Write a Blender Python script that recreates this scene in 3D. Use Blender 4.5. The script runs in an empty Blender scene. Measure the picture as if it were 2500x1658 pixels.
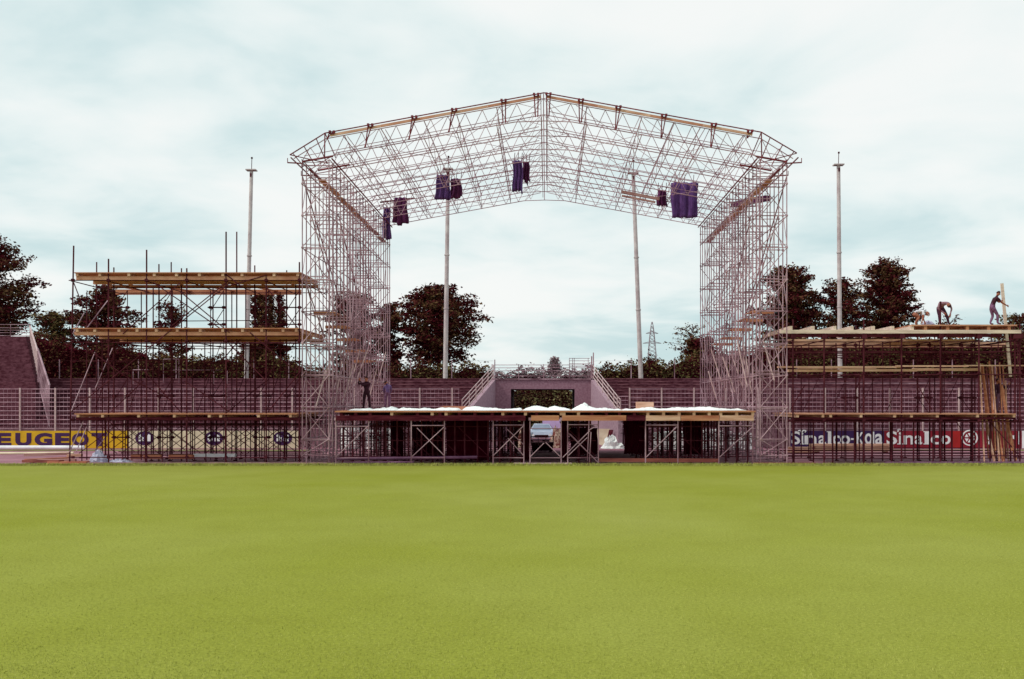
import bpy, math, random
from mathutils import Vector, Matrix
R = math.radians
C = bpy.context.scene
random.seed(7)

# ------------------------------------------------------------------ camera, sky, sun, exposure
FPX = 2430.0; VX = 1335.0; HY = 985.0; CAMZ = 3.0      # focal length and vanishing point in the 2500 px wide photograph
cam = bpy.data.cameras.new('camera'); camo = bpy.data.objects.new('camera', cam); C.collection.objects.link(camo)
camo.location = (0, 0, CAMZ); camo.rotation_euler = (R(90), 0, 0)
cam.sensor_width = 36; cam.lens = 36 * FPX / 2500
cam.shift_x = -(VX - 1250) / 2500; cam.shift_y = (HY - 829) / 2500
cam.clip_start = 0.1; cam.clip_end = 6000
C.camera = camo

SUN_EL = R(46); SUN_AZ = R(-112)      # azimuth from +Y (away from the camera), negative = to the left
w = bpy.data.worlds.new('World'); C.world = w; w.use_nodes = True
nt = w.node_tree; nt.nodes.clear()
N = nt.nodes.new; L = nt.links.new
out = N('ShaderNodeOutputWorld'); bg = N('ShaderNodeBackground'); bg.inputs['Strength'].default_value = 1.0
sky = N('ShaderNodeTexSky'); sky.sky_type = 'NISHITA'; sky.sun_disc = False
sky.sun_elevation = SUN_EL; sky.sun_rotation = -SUN_AZ if False else SUN_AZ
sky.air_density = 1.0; sky.dust_density = 3.0
sks = N('ShaderNodeVectorMath'); sks.operation = 'SCALE'; sks.inputs['Scale'].default_value = 0.1
L(sky.outputs[0], sks.inputs[0])
tc = N('ShaderNodeTexCoord')
sep = N('ShaderNodeSeparateXYZ'); L(tc.outputs['Generated'], sep.inputs[0])
mz = N('ShaderNodeMath'); mz.operation = 'MAXIMUM'; mz.inputs[1].default_value = 0.0; L(sep.outputs['Z'], mz.inputs[0])
az = N('ShaderNodeMath'); az.operation = 'ADD'; az.inputs[1].default_value = 0.16; L(mz.outputs[0], az.inputs[0])
dx = N('ShaderNodeMath'); dx.operation = 'DIVIDE'; L(sep.outputs['X'], dx.inputs[0]); L(az.outputs[0], dx.inputs[1])
dy = N('ShaderNodeMath'); dy.operation = 'DIVIDE'; L(sep.outputs['Y'], dy.inputs[0]); L(az.outputs[0], dy.inputs[1])
cmb = N('ShaderNodeCombineXYZ'); L(dx.outputs[0], cmb.inputs[0]); L(dy.outputs[0], cmb.inputs[1])
def wnoise(scale, detail, loc, dist=0.0):
    mp = N('ShaderNodeMapping'); mp.inputs['Location'].default_value = loc
    L(cmb.outputs[0], mp.inputs['Vector'])
    n = N('ShaderNodeTexNoise'); n.inputs['Scale'].default_value = scale; n.inputs['Detail'].default_value = detail
    n.inputs['Roughness'].default_value = 0.5; n.inputs['Distortion'].default_value = dist
    L(mp.outputs[0], n.inputs['Vector']); return n
n1 = wnoise(0.75, 5, (2.3, 0.4, 0), 0.3); n2 = wnoise(2.2, 7, (5.1, 1.2, 3), 0.3)
mx = N('ShaderNodeMix'); mx.data_type = 'FLOAT'; mx.inputs[0].default_value = 0.46
L(n1.outputs[0], mx.inputs[2]); L(n2.outputs[0], mx.inputs[3])
cr = N('ShaderNodeValToRGB'); cr.color_ramp.interpolation = 'B_SPLINE'
e = cr.color_ramp.elements
e[0].position = 0.40; e[0].color = (0.58, 0.76, 0.78, 1)
e[1].position = 0.60; e[1].color = (0.99, 1.0, 0.98, 1)
q = e.new(0.49); q.color = (0.84, 0.94, 0.93, 1)
L(mx.outputs[0], cr.inputs[0])
fm = N('ShaderNodeMix'); fm.data_type = 'RGBA'; fm.inputs[0].default_value = 0.93
L(sks.outputs[0], fm.inputs[6]); L(cr.outputs[0], fm.inputs[7])
L(fm.outputs[2], bg.inputs['Color']); L(bg.outputs[0], out.inputs['Surface'])

sl = bpy.data.lights.new('sun', 'SUN'); sl.energy = 2.1; sl.angle = R(12); sl.color = (1.0, 0.95, 0.88)
so = bpy.data.objects.new('sun', sl); C.collection.objects.link(so)
sd = Vector((math.sin(SUN_AZ) * math.cos(SUN_EL), math.cos(SUN_AZ) * math.cos(SUN_EL), math.sin(SUN_EL)))
so.rotation_euler = sd.to_track_quat('Z', 'Y').to_euler(); so.location = (0, 0, 60)
C.view_settings.view_transform = 'Standard'; C.view_settings.look = 'None'
C.view_settings.exposure = 0; C.view_settings.gamma = 1

# ------------------------------------------------------------------ helpers
def X(px, Y): return (px - VX) * Y / FPX
def Z(py, Y): return CAMZ + (HY - py) * Y / FPX
def W(px, py, Y): return Vector((X(px, Y), Y, Z(py, Y)))

MATS = {}
def mat(name, col, col2=None, scale=4.0, rough=0.85, bump=0.0, bscale=None, metallic=0.0, stretch=(1, 1, 1), spec=0.3, detail=5, lo=0.35, hi=0.65, emit=None):
    m = bpy.data.materials.new(name); m.use_nodes = True
    t = m.node_tree; b = t.nodes['Principled BSDF']
    b.inputs['Roughness'].default_value = rough; b.inputs['Metallic'].default_value = metallic
    b.inputs['Specular IOR Level'].default_value = spec
    g = t.nodes.new('ShaderNodeNewGeometry'); mp = t.nodes.new('ShaderNodeMapping'); mp.inputs['Scale'].default_value = stretch
    t.links.new(g.outputs['Position'], mp.inputs['Vector'])
    n = t.nodes.new('ShaderNodeTexNoise'); n.inputs['Scale'].default_value = scale; n.inputs['Detail'].default_value = detail
    t.links.new(mp.outputs[0], n.inputs['Vector'])
    r = t.nodes.new('ShaderNodeValToRGB')
    if col2 is None: col2 = tuple(c * 0.7 for c in col)
    r.color_ramp.elements[0].position = lo; r.color_ramp.elements[0].color = (*col2, 1)
    r.color_ramp.elements[1].position = hi; r.color_ramp.elements[1].color = (*col, 1)
    t.links.new(n.outputs[0], r.inputs[0]); t.links.new(r.outputs[0], b.inputs['Base Color'])
    if bump:
        n2 = t.nodes.new('ShaderNodeTexNoise'); n2.inputs['Scale'].default_value = bscale or scale * 3; n2.inputs['Detail'].default_value = 6
        t.links.new(mp.outputs[0], n2.inputs['Vector'])
        bp = t.nodes.new('ShaderNodeBump'); bp.inputs['Strength'].default_value = bump; bp.inputs['Distance'].default_value = 0.05
        t.links.new(n2.outputs[0], bp.inputs['Height']); t.links.new(bp.outputs[0], b.inputs['Normal'])
    MATS[name] = m; return m

galv = mat('galvanised_tube', (.46, .29, .34), (.15, .06, .085), .9, 0.55, metallic=0.0, spec=.5)
rooftube = mat('roof_tube', (.46, .29, .34), (.24, .11, .15), 1.0, 0.55, spec=.5)
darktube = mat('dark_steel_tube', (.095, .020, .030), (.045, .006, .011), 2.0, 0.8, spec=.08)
redtube = mat('rust_red_steel', (.22, .030, .045), (.12, .012, .022), 3.0, 0.7)
lighttube = mat('pale_tube', (.62, .46, .46), (.45, .3, .3), 3.0, 0.5)
timber = mat('brown_timber', (.52, .235, .13), (.34, .11, .06), 2.2, 0.85, 0.3, 30, stretch=(.35, 1, 3))
timberp = mat('pale_timber', (.70, .44, .32), (.48, .25, .17), 2.0, 0.85, 0.3, 30, stretch=(.35, 1, 3))
timberw = mat('bleached_timber', (.78, .62, .52), (.56, .42, .36), 2.5, 0.85, 0.2, 30, stretch=(.35, 1, 3))
plyw = mat('plywood', (.58, .30, .20), (.42, .17, .11), 1.2, 0.85, 0.2, 20)
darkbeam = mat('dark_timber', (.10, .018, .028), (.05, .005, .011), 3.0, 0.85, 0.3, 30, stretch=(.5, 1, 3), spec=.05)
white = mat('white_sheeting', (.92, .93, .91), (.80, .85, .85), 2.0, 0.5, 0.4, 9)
black = mat('black_shade', (.040, .001, .007), (.028, .001, .005), 2.0, 0.95, spec=0)
purple = mat('purple_cloth', (.125, .055, .21), (.07, .022, .12), 2.2, 0.9, 0.5, 8, stretch=(2, 2, .6))
mastm = mat('mast_concrete', (.60, .54, .53), (.42, .34, .35), 1.6, 0.7)

GLOSS = {}
class MB:
    def __init__(s): s.v = []; s.f = []
    def add(s, vs, fs):
        o = len(s.v); s.v += [tuple(v) for v in vs]; s.f += [tuple(i + o for i in f) for f in fs]; return s
    def tube(s, p, q, r=0.024, n=5, r2=None):
        p = Vector(p); q = Vector(q); d = q - p
        if d.length < 1e-6: return s
        d.normalize(); a = d.cross(Vector((0, 0, 1)) if abs(d.z) < .9 else Vector((1, 0, 0))).normalized(); b = d.cross(a)
        r2 = r if r2 is None else r2
        vs = []
        for k, (c, rr) in enumerate(((p, r), (q, r2))):
            for i in range(n):
                t = 2 * math.pi * i / n
                vs.append(c + a * (rr * math.cos(t)) + b * (rr * math.sin(t)))
        fs = [(i, (i + 1) % n, n + (i + 1) % n, n + i) for i in range(n)]
        fs += [tuple(range(n - 1, -1, -1)), tuple(range(n, 2 * n))]
        return s.add(vs, fs)
    def poly(s, pts, r=0.024, n=5):
        for a, b in zip(pts, pts[1:]): s.tube(a, b, r, n)
        return s
    def box(s, x0, x1, y0, y1, z0, z1):
        vs = [(x, y, z) for z in (z0, z1) for y in (y0, y1) for x in (x0, x1)]
        return s.add(vs, [(0, 2, 3, 1), (4, 5, 7, 6), (0, 1, 5, 4), (2, 6, 7, 3), (0, 4, 6, 2), (1, 3, 7, 5)])
    def bar(s, p, q, wd, ht, up=(0, 0, 1)):
        p = Vector(p); q = Vector(q); d = (q - p).normalized(); up = Vector(up)
        a = d.cross(up); a = a.normalized() if a.length > 1e-4 else Vector((1, 0, 0)); b = a.cross(d).normalized()
        vs = []
        for c in (p, q):
            for u, v in ((-1, -1), (1, -1), (1, 1), (-1, 1)): vs.append(c + a * (u * wd / 2) + b * (v * ht / 2))
        return s.add(vs, [(3, 2, 1, 0), (4, 5, 6, 7), (0, 1, 5, 4), (1, 2, 6, 5), (2, 3, 7, 6), (3, 0, 4, 7)])
    def knob(s, p, r=0.05): return s.box(p[0] - r, p[0] + r, p[1] - r, p[1] + r, p[2] - r, p[2] + r)
    def build(s, name, m, parent=None, smooth=False):
        me = bpy.data.meshes.new(name); me.from_pydata(s.v, [], s.f); me.materials.append(m)
        if smooth: me.polygons.foreach_set('use_smooth', [True] * len(me.polygons))
        me.update()
        return link(name, me, parent)
def link(name, data, parent=None):
    o = bpy.data.objects.new(name, data); C.collection.objects.link(o)
    if parent: o.parent = parent
    return o
def tag(o, label=None, cat=None, group=None, kind=None):
    if label: o['label'] = label
    if cat: o['category'] = cat
    if group: o['group'] = group
    if kind: o['kind'] = kind
    return o
def thing(name, label, cat, loc=(0, 0, 0), group=None):
    o = link(name, None); o.location = loc; return tag(o, label, cat, group)
def struct(name, mb, m): return tag(mb.build(name, m), kind='structure')
def at(o, x=0, y=0, z=0): o.location = (x, y, z); return o
def again(o, x=0, y=0, z=0):
    c = o.copy(); C.collection.objects.link(c); c.location = (x, y, z); return c

# ------------------------------------------------------------------ ground
def ramp_mat(name, fn):
    m = bpy.data.materials.new(name); m.use_nodes = True
    t = m.node_tree; fn(t, t.nodes['Principled BSDF'], t.nodes.new, t.links.new); return m
def grass_fn(t, b, n_, l_):
    b.inputs['Roughness'].default_value = 0.95; b.inputs['Specular IOR Level'].default_value = 0.1
    g = n_('ShaderNodeNewGeometry')
    def nz(s, d, st=(1, 1, 1)):
        mp = n_('ShaderNodeMapping'); mp.inputs['Scale'].default_value = st; l_(g.outputs['Position'], mp.inputs[0])
        n = n_('ShaderNodeTexNoise'); n.inputs['Scale'].default_value = s; n.inputs['Detail'].default_value = d; n.inputs['Roughness'].default_value = .65
        l_(mp.outputs[0], n.inputs['Vector']); return n
    a = nz(.07, 3, (1, .8, 1)); c = nz(20, 6); d = nz(.6, 5)
    r1 = n_('ShaderNodeValToRGB'); r1.color_ramp.elements[0].position = .32; r1.color_ramp.elements[1].position = .68
    r1.color_ramp.elements[0].color = (.235, .258, .022, 1); r1.color_ramp.elements[1].color = (.300, .318, .066, 1)
    l_(a.outputs[0], r1.inputs[0])
    r2 = n_('ShaderNodeValToRGB'); r2.color_ramp.elements[0].position = .28; r2.color_ramp.elements[1].position = .72
    r2.color_ramp.elements[0].color = (.66, .68, .55, 1); r2.color_ramp.elements[1].color = (1.18, 1.18, 1.2, 1)
    l_(c.outputs[0], r2.inputs[0])
    r3 = n_('ShaderNodeValToRGB'); r3.color_ramp.elements[0].position = .3; r3.color_ramp.elements[1].position = .7
    r3.color_ramp.elements[0].color = (.95, .94, .90, 1); r3.color_ramp.elements[1].color = (1.04, 1.04, 1.05, 1)
    l_(d.outputs[0], r3.inputs[0])
    m1 = n_('ShaderNodeMix'); m1.data_type = 'RGBA'; m1.blend_type = 'MULTIPLY'; m1.inputs[0].default_value = 1
    l_(r1.outputs[0], m1.inputs[6]); l_(r2.outputs[0], m1.inputs[7])
    m2 = n_('ShaderNodeMix'); m2.data_type = 'RGBA'; m2.blend_type = 'MULTIPLY'; m2.inputs[0].default_value = 1
    l_(m1.outputs[2], m2.inputs[6]); l_(r3.outputs[0], m2.inputs[7])
    sx = n_('ShaderNodeSeparateXYZ'); l_(g.outputs['Position'], sx.inputs[0])
    ew = nz(1.3, 5, (.6, 1, 1)); ea = n_('ShaderNodeMath'); ea.operation = 'MULTIPLY_ADD'; ea.inputs[1].default_value = 2.6; l_(ew.outputs[0], ea.inputs[0]); l_(sx.outputs['Y'], ea.inputs[2])
    mr = n_('ShaderNodeMapRange'); mr.inputs['From Min'].default_value = 48.9; mr.inputs['From Max'].default_value = 49.9; l_(ea.outputs[0], mr.inputs['Value'])
    m3 = n_('ShaderNodeMix'); m3.data_type = 'RGBA'; l_(mr.outputs[0], m3.inputs[0]); l_(m2.outputs[2], m3.inputs[6]); m3.inputs[7].default_value = (.16, .12, .05, 1)
    l_(m3.outputs[2], b.inputs['Base Color'])
    bp = n_('ShaderNodeBump'); bp.inputs['Strength'].default_value = .35; bp.inputs['Distance'].default_value = .03
    n4 = nz(22, 5); l_(n4.outputs[0], bp.inputs['Height']); l_(bp.outputs[0], b.inputs['Normal'])
grassm = ramp_mat('pitch_grass', grass_fn)
earth = mat('earth', (.12, .06, .05), (.06, .03, .03), .3, .95)
trackm = mat('cinder_track', (.34, .15, .19), (.22, .085, .12), .8, .95, .3, 12, stretch=(.25, 1, 1))
linem = mat('track_paint', (.72, .52, .52), (.5, .3, .33), 1.2, .8)
kerbm = mat('kerb_concrete', (.40, .23, .22), (.20, .09, .11), 2.5, .9)
verge = mat('verge_grass', (.16, .17, .05), (.12, .07, .04), .8, .95)

struct('ground', MB().box(-900, 900, -60, 2500, -.5, -.05), earth)
struct('grass_pitch', MB().box(-80, 80, -20, 48.25, -.04, .0), grassm)
struct('running_track', MB().box(-80, 80, 48.4, 62.2, -.04, .004), trackm)
struct('track_verge', MB().box(-80, 80, 62.2, 92, -.04, .002), trackm)
vg = MB(); vg.box(-80, -15, 62.6, 64.6, .003, .012); vg.box(16.5, 80, 62.6, 64.6, .003, .012); struct('grass_verge', vg, verge)
ln = MB()
for k in range(9): ln.box(-80, 80, 49.6 + k * 1.22, 49.68 + k * 1.22, .006, .012)
tag(ln.build('lane_lines', linem), kind='structure')
kb = MB()
x = -60.0
while x < 60: kb.box(x, x + .98, 48.25, 48.4, -.05, .05); x += 1.0
struct('kerb', kb, kerbm)

# longer, uneven blades where the mown pitch meets the kerb, and short blades over the near turf
gb = MB(); rg = random.Random(3)
def blade(x, y, h, wd):
    a = rg.uniform(0, math.pi); dx_ = math.cos(a) * wd; dy_ = math.sin(a) * wd; lx = rg.uniform(-.5, .5) * h; ly = rg.uniform(-.5, .5) * h
    gb.add([(x - dx_, y - dy_, 0), (x + dx_, y + dy_, 0), (x + lx, y + ly, h)], [(0, 1, 2)])
for i in range(26000): blade(rg.uniform(-31, 27), 48.3 - abs(rg.gauss(0, .16)), rg.uniform(.04, .16), .014)
for i in range(120000):
    u = rg.random(); y = 10.2 + 27 * u ** 2.1; blade(rg.uniform(-.60 * y, .53 * y), y, rg.uniform(.010, .026), .0045)
gblade = mat('grass_blade', (.43, .44, .11), (.31, .33, .06), 3.0, .9)
tag(gb.build('turf_blades', gblade), kind='stuff')

# ------------------------------------------------------------------ terraces, tunnel, stands
TY0, TY1, TZ0, TZ1 = 68.0, 80.0, 1.15, 4.98
terr = mat('terrace_concrete', (.15, .050, .070), (.065, .010, .020), 5.0, .95, .6, 14, stretch=(.6, 1, 1))
bank = mat('bank_soil', (.05, .03, .02), (.04, .01, .015), .6, .95, .3)
nosem = mat('step_nosing_concrete', (.24, .10, .12), (.10, .03, .045), 1.3, .95, stretch=(.8, 1, 1), lo=.42, hi=.6)
def terrace(name, label, xa0, xa1, xb0, xb1, y0, y1, z0, z1, n, m=None):
    # steps between the front line (xa0..xa1) and the back line (xb0..xb1)
    mb = MB()
    for k in range(n):
        t0 = k / n; t1 = (k + 1) / n
        ya = y0 + (y1 - y0) * t0; yb = y0 + (y1 - y0) * t1; zt = z0 + (z1 - z0) * t1
        l = xa0 + (xb0 - xa0) * t1; r = xa1 + (xb1 - xa1) * t1
        mb.box(l, r, ya, yb + (.4 if k == n - 1 else 0), -.3, zt)
    t = thing(name, label, 'stand'); mb.build('concrete_steps', m or terr, t); nb_ = MB()
    for k in range(n):
        t1 = (k + 1) / n; y = y0 + (y1 - y0) * k / n; zt = z0 + (z1 - z0) * t1
        nb_.box(xa0 + (xb0 - xa0) * t1 + .02, xa1 + (xb1 - xa1) * t1 - .02, y - .03, y + .12, zt - .05, zt + .012)
    nb_.build('step_nosing', nosem, t); return t
terrace('standing_terrace', 'dark stepped standing terrace behind the fence to the left of the tunnel', -75, -5.3, -75, -4.6, TY0, TY1, TZ0, TZ1, 16)
terrace('standing_terrace', 'dark stepped standing terrace behind the fence to the right of the tunnel', 4.9, 75, 3.95, 75, TY0, TY1, TZ0, TZ1, 16)
struct('embankment', MB().box(-120, -4.45, 80.4, 89, -.3, TZ1 - .03).box(3.75, 120, 80.4, 89, -.3, TZ1 - .03).box(-120, -14, 89, 140, -.3, TZ1 - .03).box(14, 120, 89, 140, -.3, TZ1 - .03), bank)

# raised stand at the far left
st = thing('raised_stand', 'steep dark end stand rising above the terrace at the left edge', 'stand')
mb = MB(); n = 14
for k in range(n):
    t0 = k / n; t1 = (k + 1) / n
    mb.box(-70, X(103 - 28 * t1, 70 + 11 * t1), 70 + 11 * t0, 70 + 11 * t1, 0, 4.2 + 4.2 * t1)
mb.build('terrace_steps', terr, st)
mb = MB(); zt = 8.4; xr = X(74, 81)
for hz in (.12, .35, .55, .75, 1.02): mb.tube((-60, 81, zt + hz), (xr, 81, zt + hz), .022)
for k in range(8): mb.tube((xr - k * 1.6, 81, zt), (xr - k * 1.6, 81, zt + 1.02), .03)
mb.build('top_railing', galv, st)
MB().tube((-60, 76, Z(893, 76)), (X(60, 76), 76, Z(893, 76)), .03).build('crush_barrier', galv, st)
def mesh_fence_panel(a, b, h, hb):
    # raking balustrade between foot points a and b: rails plus close balusters
    mb = MB(); a = Vector(a); b = Vector(b)
    mb.tube(a + Vector((0, 0, h)), b + Vector((0, 0, hb)), .06); mb.tube(a + Vector((0, 0, .1)), b + Vector((0, 0, .1)), .04)
    for k in range(26):
        p = a.lerp(b, k / 25); mb.tube(p, p + Vector((0, 0, h + (hb - h) * k / 25)), .025)
    for u in (.3, .5, .7): mb.tube(a + Vector((0, 0, h * u)), b + Vector((0, 0, hb * u)), .02)
    return mb
mesh_fence_panel(W(73, 832, 81), W(92, 925, 72), 1.2, 2.0).build('stair_balustrade', lighttube, st)
f2 = mesh_fence_panel(W(92, 930, 71), W(121, 1045, 67.7), 2.3, 2.9).build('stair_balustrade', galv, st)

# tunnel entrance
tun = thing('tunnel_entrance', 'mauve rendered players tunnel with a wide dark opening below railings', 'tunnel')
wallm = mat('tunnel_render', (.33, .19, .235), (.24, .12, .16), 6.0, .9, .5, 18)
wingm = mat('wing_render', (.42, .29, .34), (.31, .19, .24), 6.0, .9, .5, 18)
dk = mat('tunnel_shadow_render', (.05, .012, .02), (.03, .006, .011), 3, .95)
xl, xr_ = X(1205, 80), X(1447, 80); ol, orr = X(1247, 80), X(1403, 80); oz = Z(950, 80); tz = Z(927, 80)
mb = MB(); mb.box(xl, ol, 80, 80.35, 0, tz); mb.box(orr, xr_, 80, 80.35, 0, tz); mb.box(ol, orr, 80, 80.35, oz, tz)
mb.build('portal_wall', wallm, tun)
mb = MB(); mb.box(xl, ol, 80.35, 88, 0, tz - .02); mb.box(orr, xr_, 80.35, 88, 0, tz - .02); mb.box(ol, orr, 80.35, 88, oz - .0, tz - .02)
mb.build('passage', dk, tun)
MB().box(xl - .1, xr_ + .1, 79.9, 80.45, tz, tz + .09).build('coping', galv, tun)
def wing(px0, px1, name='wing_wall'):
    a = Vector((X(px0, 80), 79.98, 0)); b = Vector((X(px1, 67.9), 66.6, 0)); za = tz; zb = 2.1
    d = (b - a).normalized(); nrm = Vector((d.y, -d.x, 0)) * .15
    vs = []
    for p, z in ((a, za), (b, zb)):
        for s in (-1, 1):
            vs.append(p + nrm * s); vs.append(p + nrm * s + Vector((0, 0, z)))
    MB().add(vs, [(0, 1, 5, 4), (2, 6, 7, 3), (1, 3, 7, 5), (0, 2, 3, 1), (4, 5, 7, 6)]).build(name, wingm, tun)
    mb = MB()
    for h in (.25, .55, .85, 1.15): mb.tube(a + Vector((0, 0, za + h)), b + Vector((0, 0, zb + h)), .035)
    for k in range(6):
        p = a.lerp(b, k / 5); z = za + (zb - za) * k / 5; mb.tube(p + Vector((0, 0, z - .05)), p + Vector((0, 0, z + 1.15)), .035)
    mb.build('stair_railing', lighttube, tun)
wing(1205, 1132); wing(1447, 1511)
mb = MB(); x0, x1 = X(1200, 80), X(1449, 80)
for py in (891, 898, 905.5, 918): mb.tube((x0, 80.1, Z(py, 80)), (x1, 80.1, Z(py, 80)), .024)
for px in (1201, 1266, 1327, 1390, 1441): mb.tube((X(px, 80), 80.1, tz), (X(px, 80), 80.1, Z(889, 80)), .028)
mb.build('parapet_railing', galv, tun)
mb = MB()
for py in (875, 881, 888, 895): mb.tube((X(1390, 84), 84, Z(py, 84)), (X(1440, 84), 84, Z(py, 84)), .022)
for px in (1390, 1398, 1402, 1436): mb.tube((X(px, 84), 84, tz), (X(px, 84), 84, Z(874, 84)), .024)
mb.build('cage_railing', galv, tun)
mb = MB(); mb.box(X(1443, 80), X(1446, 80), 79.9, 80.1, tz, Z(870, 80)); mb.box(X(1447.5, 80), X(1450, 80), 79.9, 80.1, tz, Z(861, 80)); mb.build('gate_post', galv, tun)
tag(MB().tube(W(1257, 967, 86), W(1281, 959, 84), .05).build('barrier_pole', lighttube), 'white pole slanting across the top left of the tunnel opening', 'pole')

# thin posts and wire line along the top of the terraces
def wirefence(label, pxs, x0, x1):
    t = thing('wire_fence', label, 'fence')
    for px in pxs: MB().tube((X(px, 81.5), 81.5, TZ1 - .1), (X(px, 81.5), 81.5, Z(878, 81.5)), .04).build('fence_post', galv, t)
    mb = MB()
    for h in (.5, 1.0, 1.5): mb.tube((X(x0, 81.5), 81.5, TZ1 + h), (X(x1, 81.5), 81.5, TZ1 + h), .006, 4)
    mb.build('wire', darktube, t)
wirefence('tall thin posts with wire along the terrace top left of the tunnel', [145, 240, 338, 430, 500, 620, 705, 790, 880, 1003, 1103, 1212 - 4], 100, 1205)
wirefence('tall thin posts with wire along the terrace top right of the tunnel', [1541, 1647, 1755, 1860, 1945, 2030, 2130, 2230, 2325, 2430], 1452, 2540)
def crush(label, px0, px1, py, Y=78.3, posts=()):
    t = thing('crush_barrier', label, 'railing'); mb = MB()
    p = W(px0, py, Y); q = W(px1, py, Y); mb.tube(p, q, .032).build('rail', galv, t)
    m2 = MB()
    k = p.x
    while k <= q.x: m2.tube((k, Y, p.z), (k, Y, p.z - .95), .028); k += 1.9
    m2.build('support', galv, t)
crush('long crush barrier on the terrace just left of the tunnel stairs', 955, 1168, 944)
crush('long crush barrier on the terrace just right of the tunnel stairs', 1541, 1720, 941)
crush('crush barrier on the terrace behind the left scaffold', 150, 640, 941)
crush('crush barrier on the terrace behind the right scaffold', 1925, 2490, 936)

# steel fence in front of the terraces
fencem = mat('painted_fence_steel', (.58, .37, .44), (.34, .17, .22), 2, .5)
def fence(label, x0, x1, Y, pyt, pyb, posts, thickposts=True):
    t = thing('barrier_fence', label, 'fence'); z0, z1 = Z(pyb, Y), Z(pyt, Y)
    mb = MB(); n = max(4, int((z1 - z0) / .27))
    for k in range(n + 1): mb.tube((x0, Y, z0 + (z1 - z0) * k / n), (x1, Y, z0 + (z1 - z0) * k / n), .021, 4)
    x = x0
    while x < x1:
        mb.tube((x, Y + .03, z0), (x, Y + .03, z1), .007, 4); x += .27
    mb.build('mesh_panel', fencem, t)
    for x in posts: MB().box(x - .045, x + .045, Y - .1, Y - .02, 0, z1 + .08).build('fence_post', lighttube, t)
YF = 67.3
pl = [X(px, YF) for px in (50 - 86 * 1, 50, 136, 220, 306, 388, 472, 553, 638, 714, 790, 866, 943, 1025, 1104)]
fence('pale steel mesh fence in front of the left terrace', X(-60, YF), X(1121, YF), YF, 950, 1046, pl)
pr = [X(px, YF) for px in (1537, 1615, 1694, 1772, 1850, 1928, 2014, 2092, 2172, 2252, 2340, 2426, 2510)]
fence('pale steel mesh fence in front of the right terrace', X(1536, YF), X(2540, YF), YF, 950, 1046, pr)
fence('low steel gate panel at the foot of the right tunnel stairs', X(1507, YF), X(1534, YF), YF, 968, 1046, [X(1507, YF)])
# low retaining wall under the fence
lw = mat('plinth_concrete', (.30, .17, .2), (.18, .08, .11), 3, .9)
for a, b, l in ((-75, -5.6, 'left'), (5.2, 75, 'right')):
    tag(MB().box(a, b, 67.45, 67.7, 0, 1.3).build('plinth_wall', lw), 'low concrete wall under the %s terrace fence' % l, 'wall')

# ------------------------------------------------------------------ advertising boards and lettering
YB = 66.0
def flatmat(name, c, c2=None): return mat(name, c, c2 or tuple(v * .82 for v in c), 1.5, .6)
yel = flatmat('yellow_board', (.72, .42, .012)); ink = flatmat('violet_ink', (.055, .012, .085)); cream = flatmat('cream_board', (.78, .68, .48))
navy = flatmat('navy_board', (.040, .010, .085)); red = flatmat('red_board', (.40, .012, .012)); wht = flatmat('white_paint', (.9, .9, .92)); crim = flatmat('crimson_board', (.26, .008, .025))
backm = darkbeam
def glyph(ch, px0, px1, py0, py1, m, parent, bold=.03, Y=YB, name=None):
    cu = bpy.data.curves.new('letter', 'FONT'); cu.body = ch; cu.size = 1; cu.offset = bold; cu.extrude = .02; cu.resolution_u = 4
    ob = bpy.data.objects.new('letter', cu); C.collection.objects.link(ob)
    dg = bpy.context.evaluated_depsgraph_get(); me = bpy.data.meshes.new_from_object(ob.evaluated_get(dg))
    bpy.data.objects.remove(ob)
    xs = [v.co.x for v in me.vertices]; ys = [v.co.y for v in me.vertices]
    ax, bx, ay, by = min(xs), max(xs), min(ys), max(ys)
    X0, X1, Z0, Z1 = X(px0, Y), X(px1, Y), Z(py1, Y), Z(py0, Y)
    for v in me.vertices:
        x = X0 + (v.co.x - ax) / (bx - ax) * (X1 - X0); z = Z0 + (v.co.y - ay) / (by - ay) * (Z1 - Z0)
        v.co = (x, Y - .03 - v.co.z * .3 - .002, z)
    me.materials.clear(); me.materials.append(m)
    return link('letter', me, parent)
def board(label, px0, px1, m, py0=1052, py1=1094.5, Y=YB):
    t = thing('advertising_board', label, 'sign')
    pn = MB().box(X(px0, Y), X(px1, Y), Y - .02, Y + .04, Z(py1, Y), Z(py0, Y)).build('panel', m, t)
    fr = MB(); x0, x1, z0, z1 = X(px0, Y), X(px1, Y), Z(py1, Y), Z(py0, Y)
    k = x0 + .2
    while k < x1: fr.box(k - .04, k + .04, Y + .04, Y + .12, 0, z1 - .05); fr.bar((k, Y + .1, z1 - .2), (k, Y + .75, 0), .05, .05); k += 2.4
    fr.build('stand', backm, t); return pn
bp = board('yellow advertising board with violet EUGEOT lettering running out of the left edge', -75, 314, yel)
for ch, a, b in (('P', -66, -24), ('E', -14, 28), ('U', 38, 77), ('G', 85, 128), ('E', 135, 170), ('O', 176, 217), ('T', 224, 262)):
    glyph(ch, a, b, 1057, 1089, ink, bp, .055)
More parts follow.
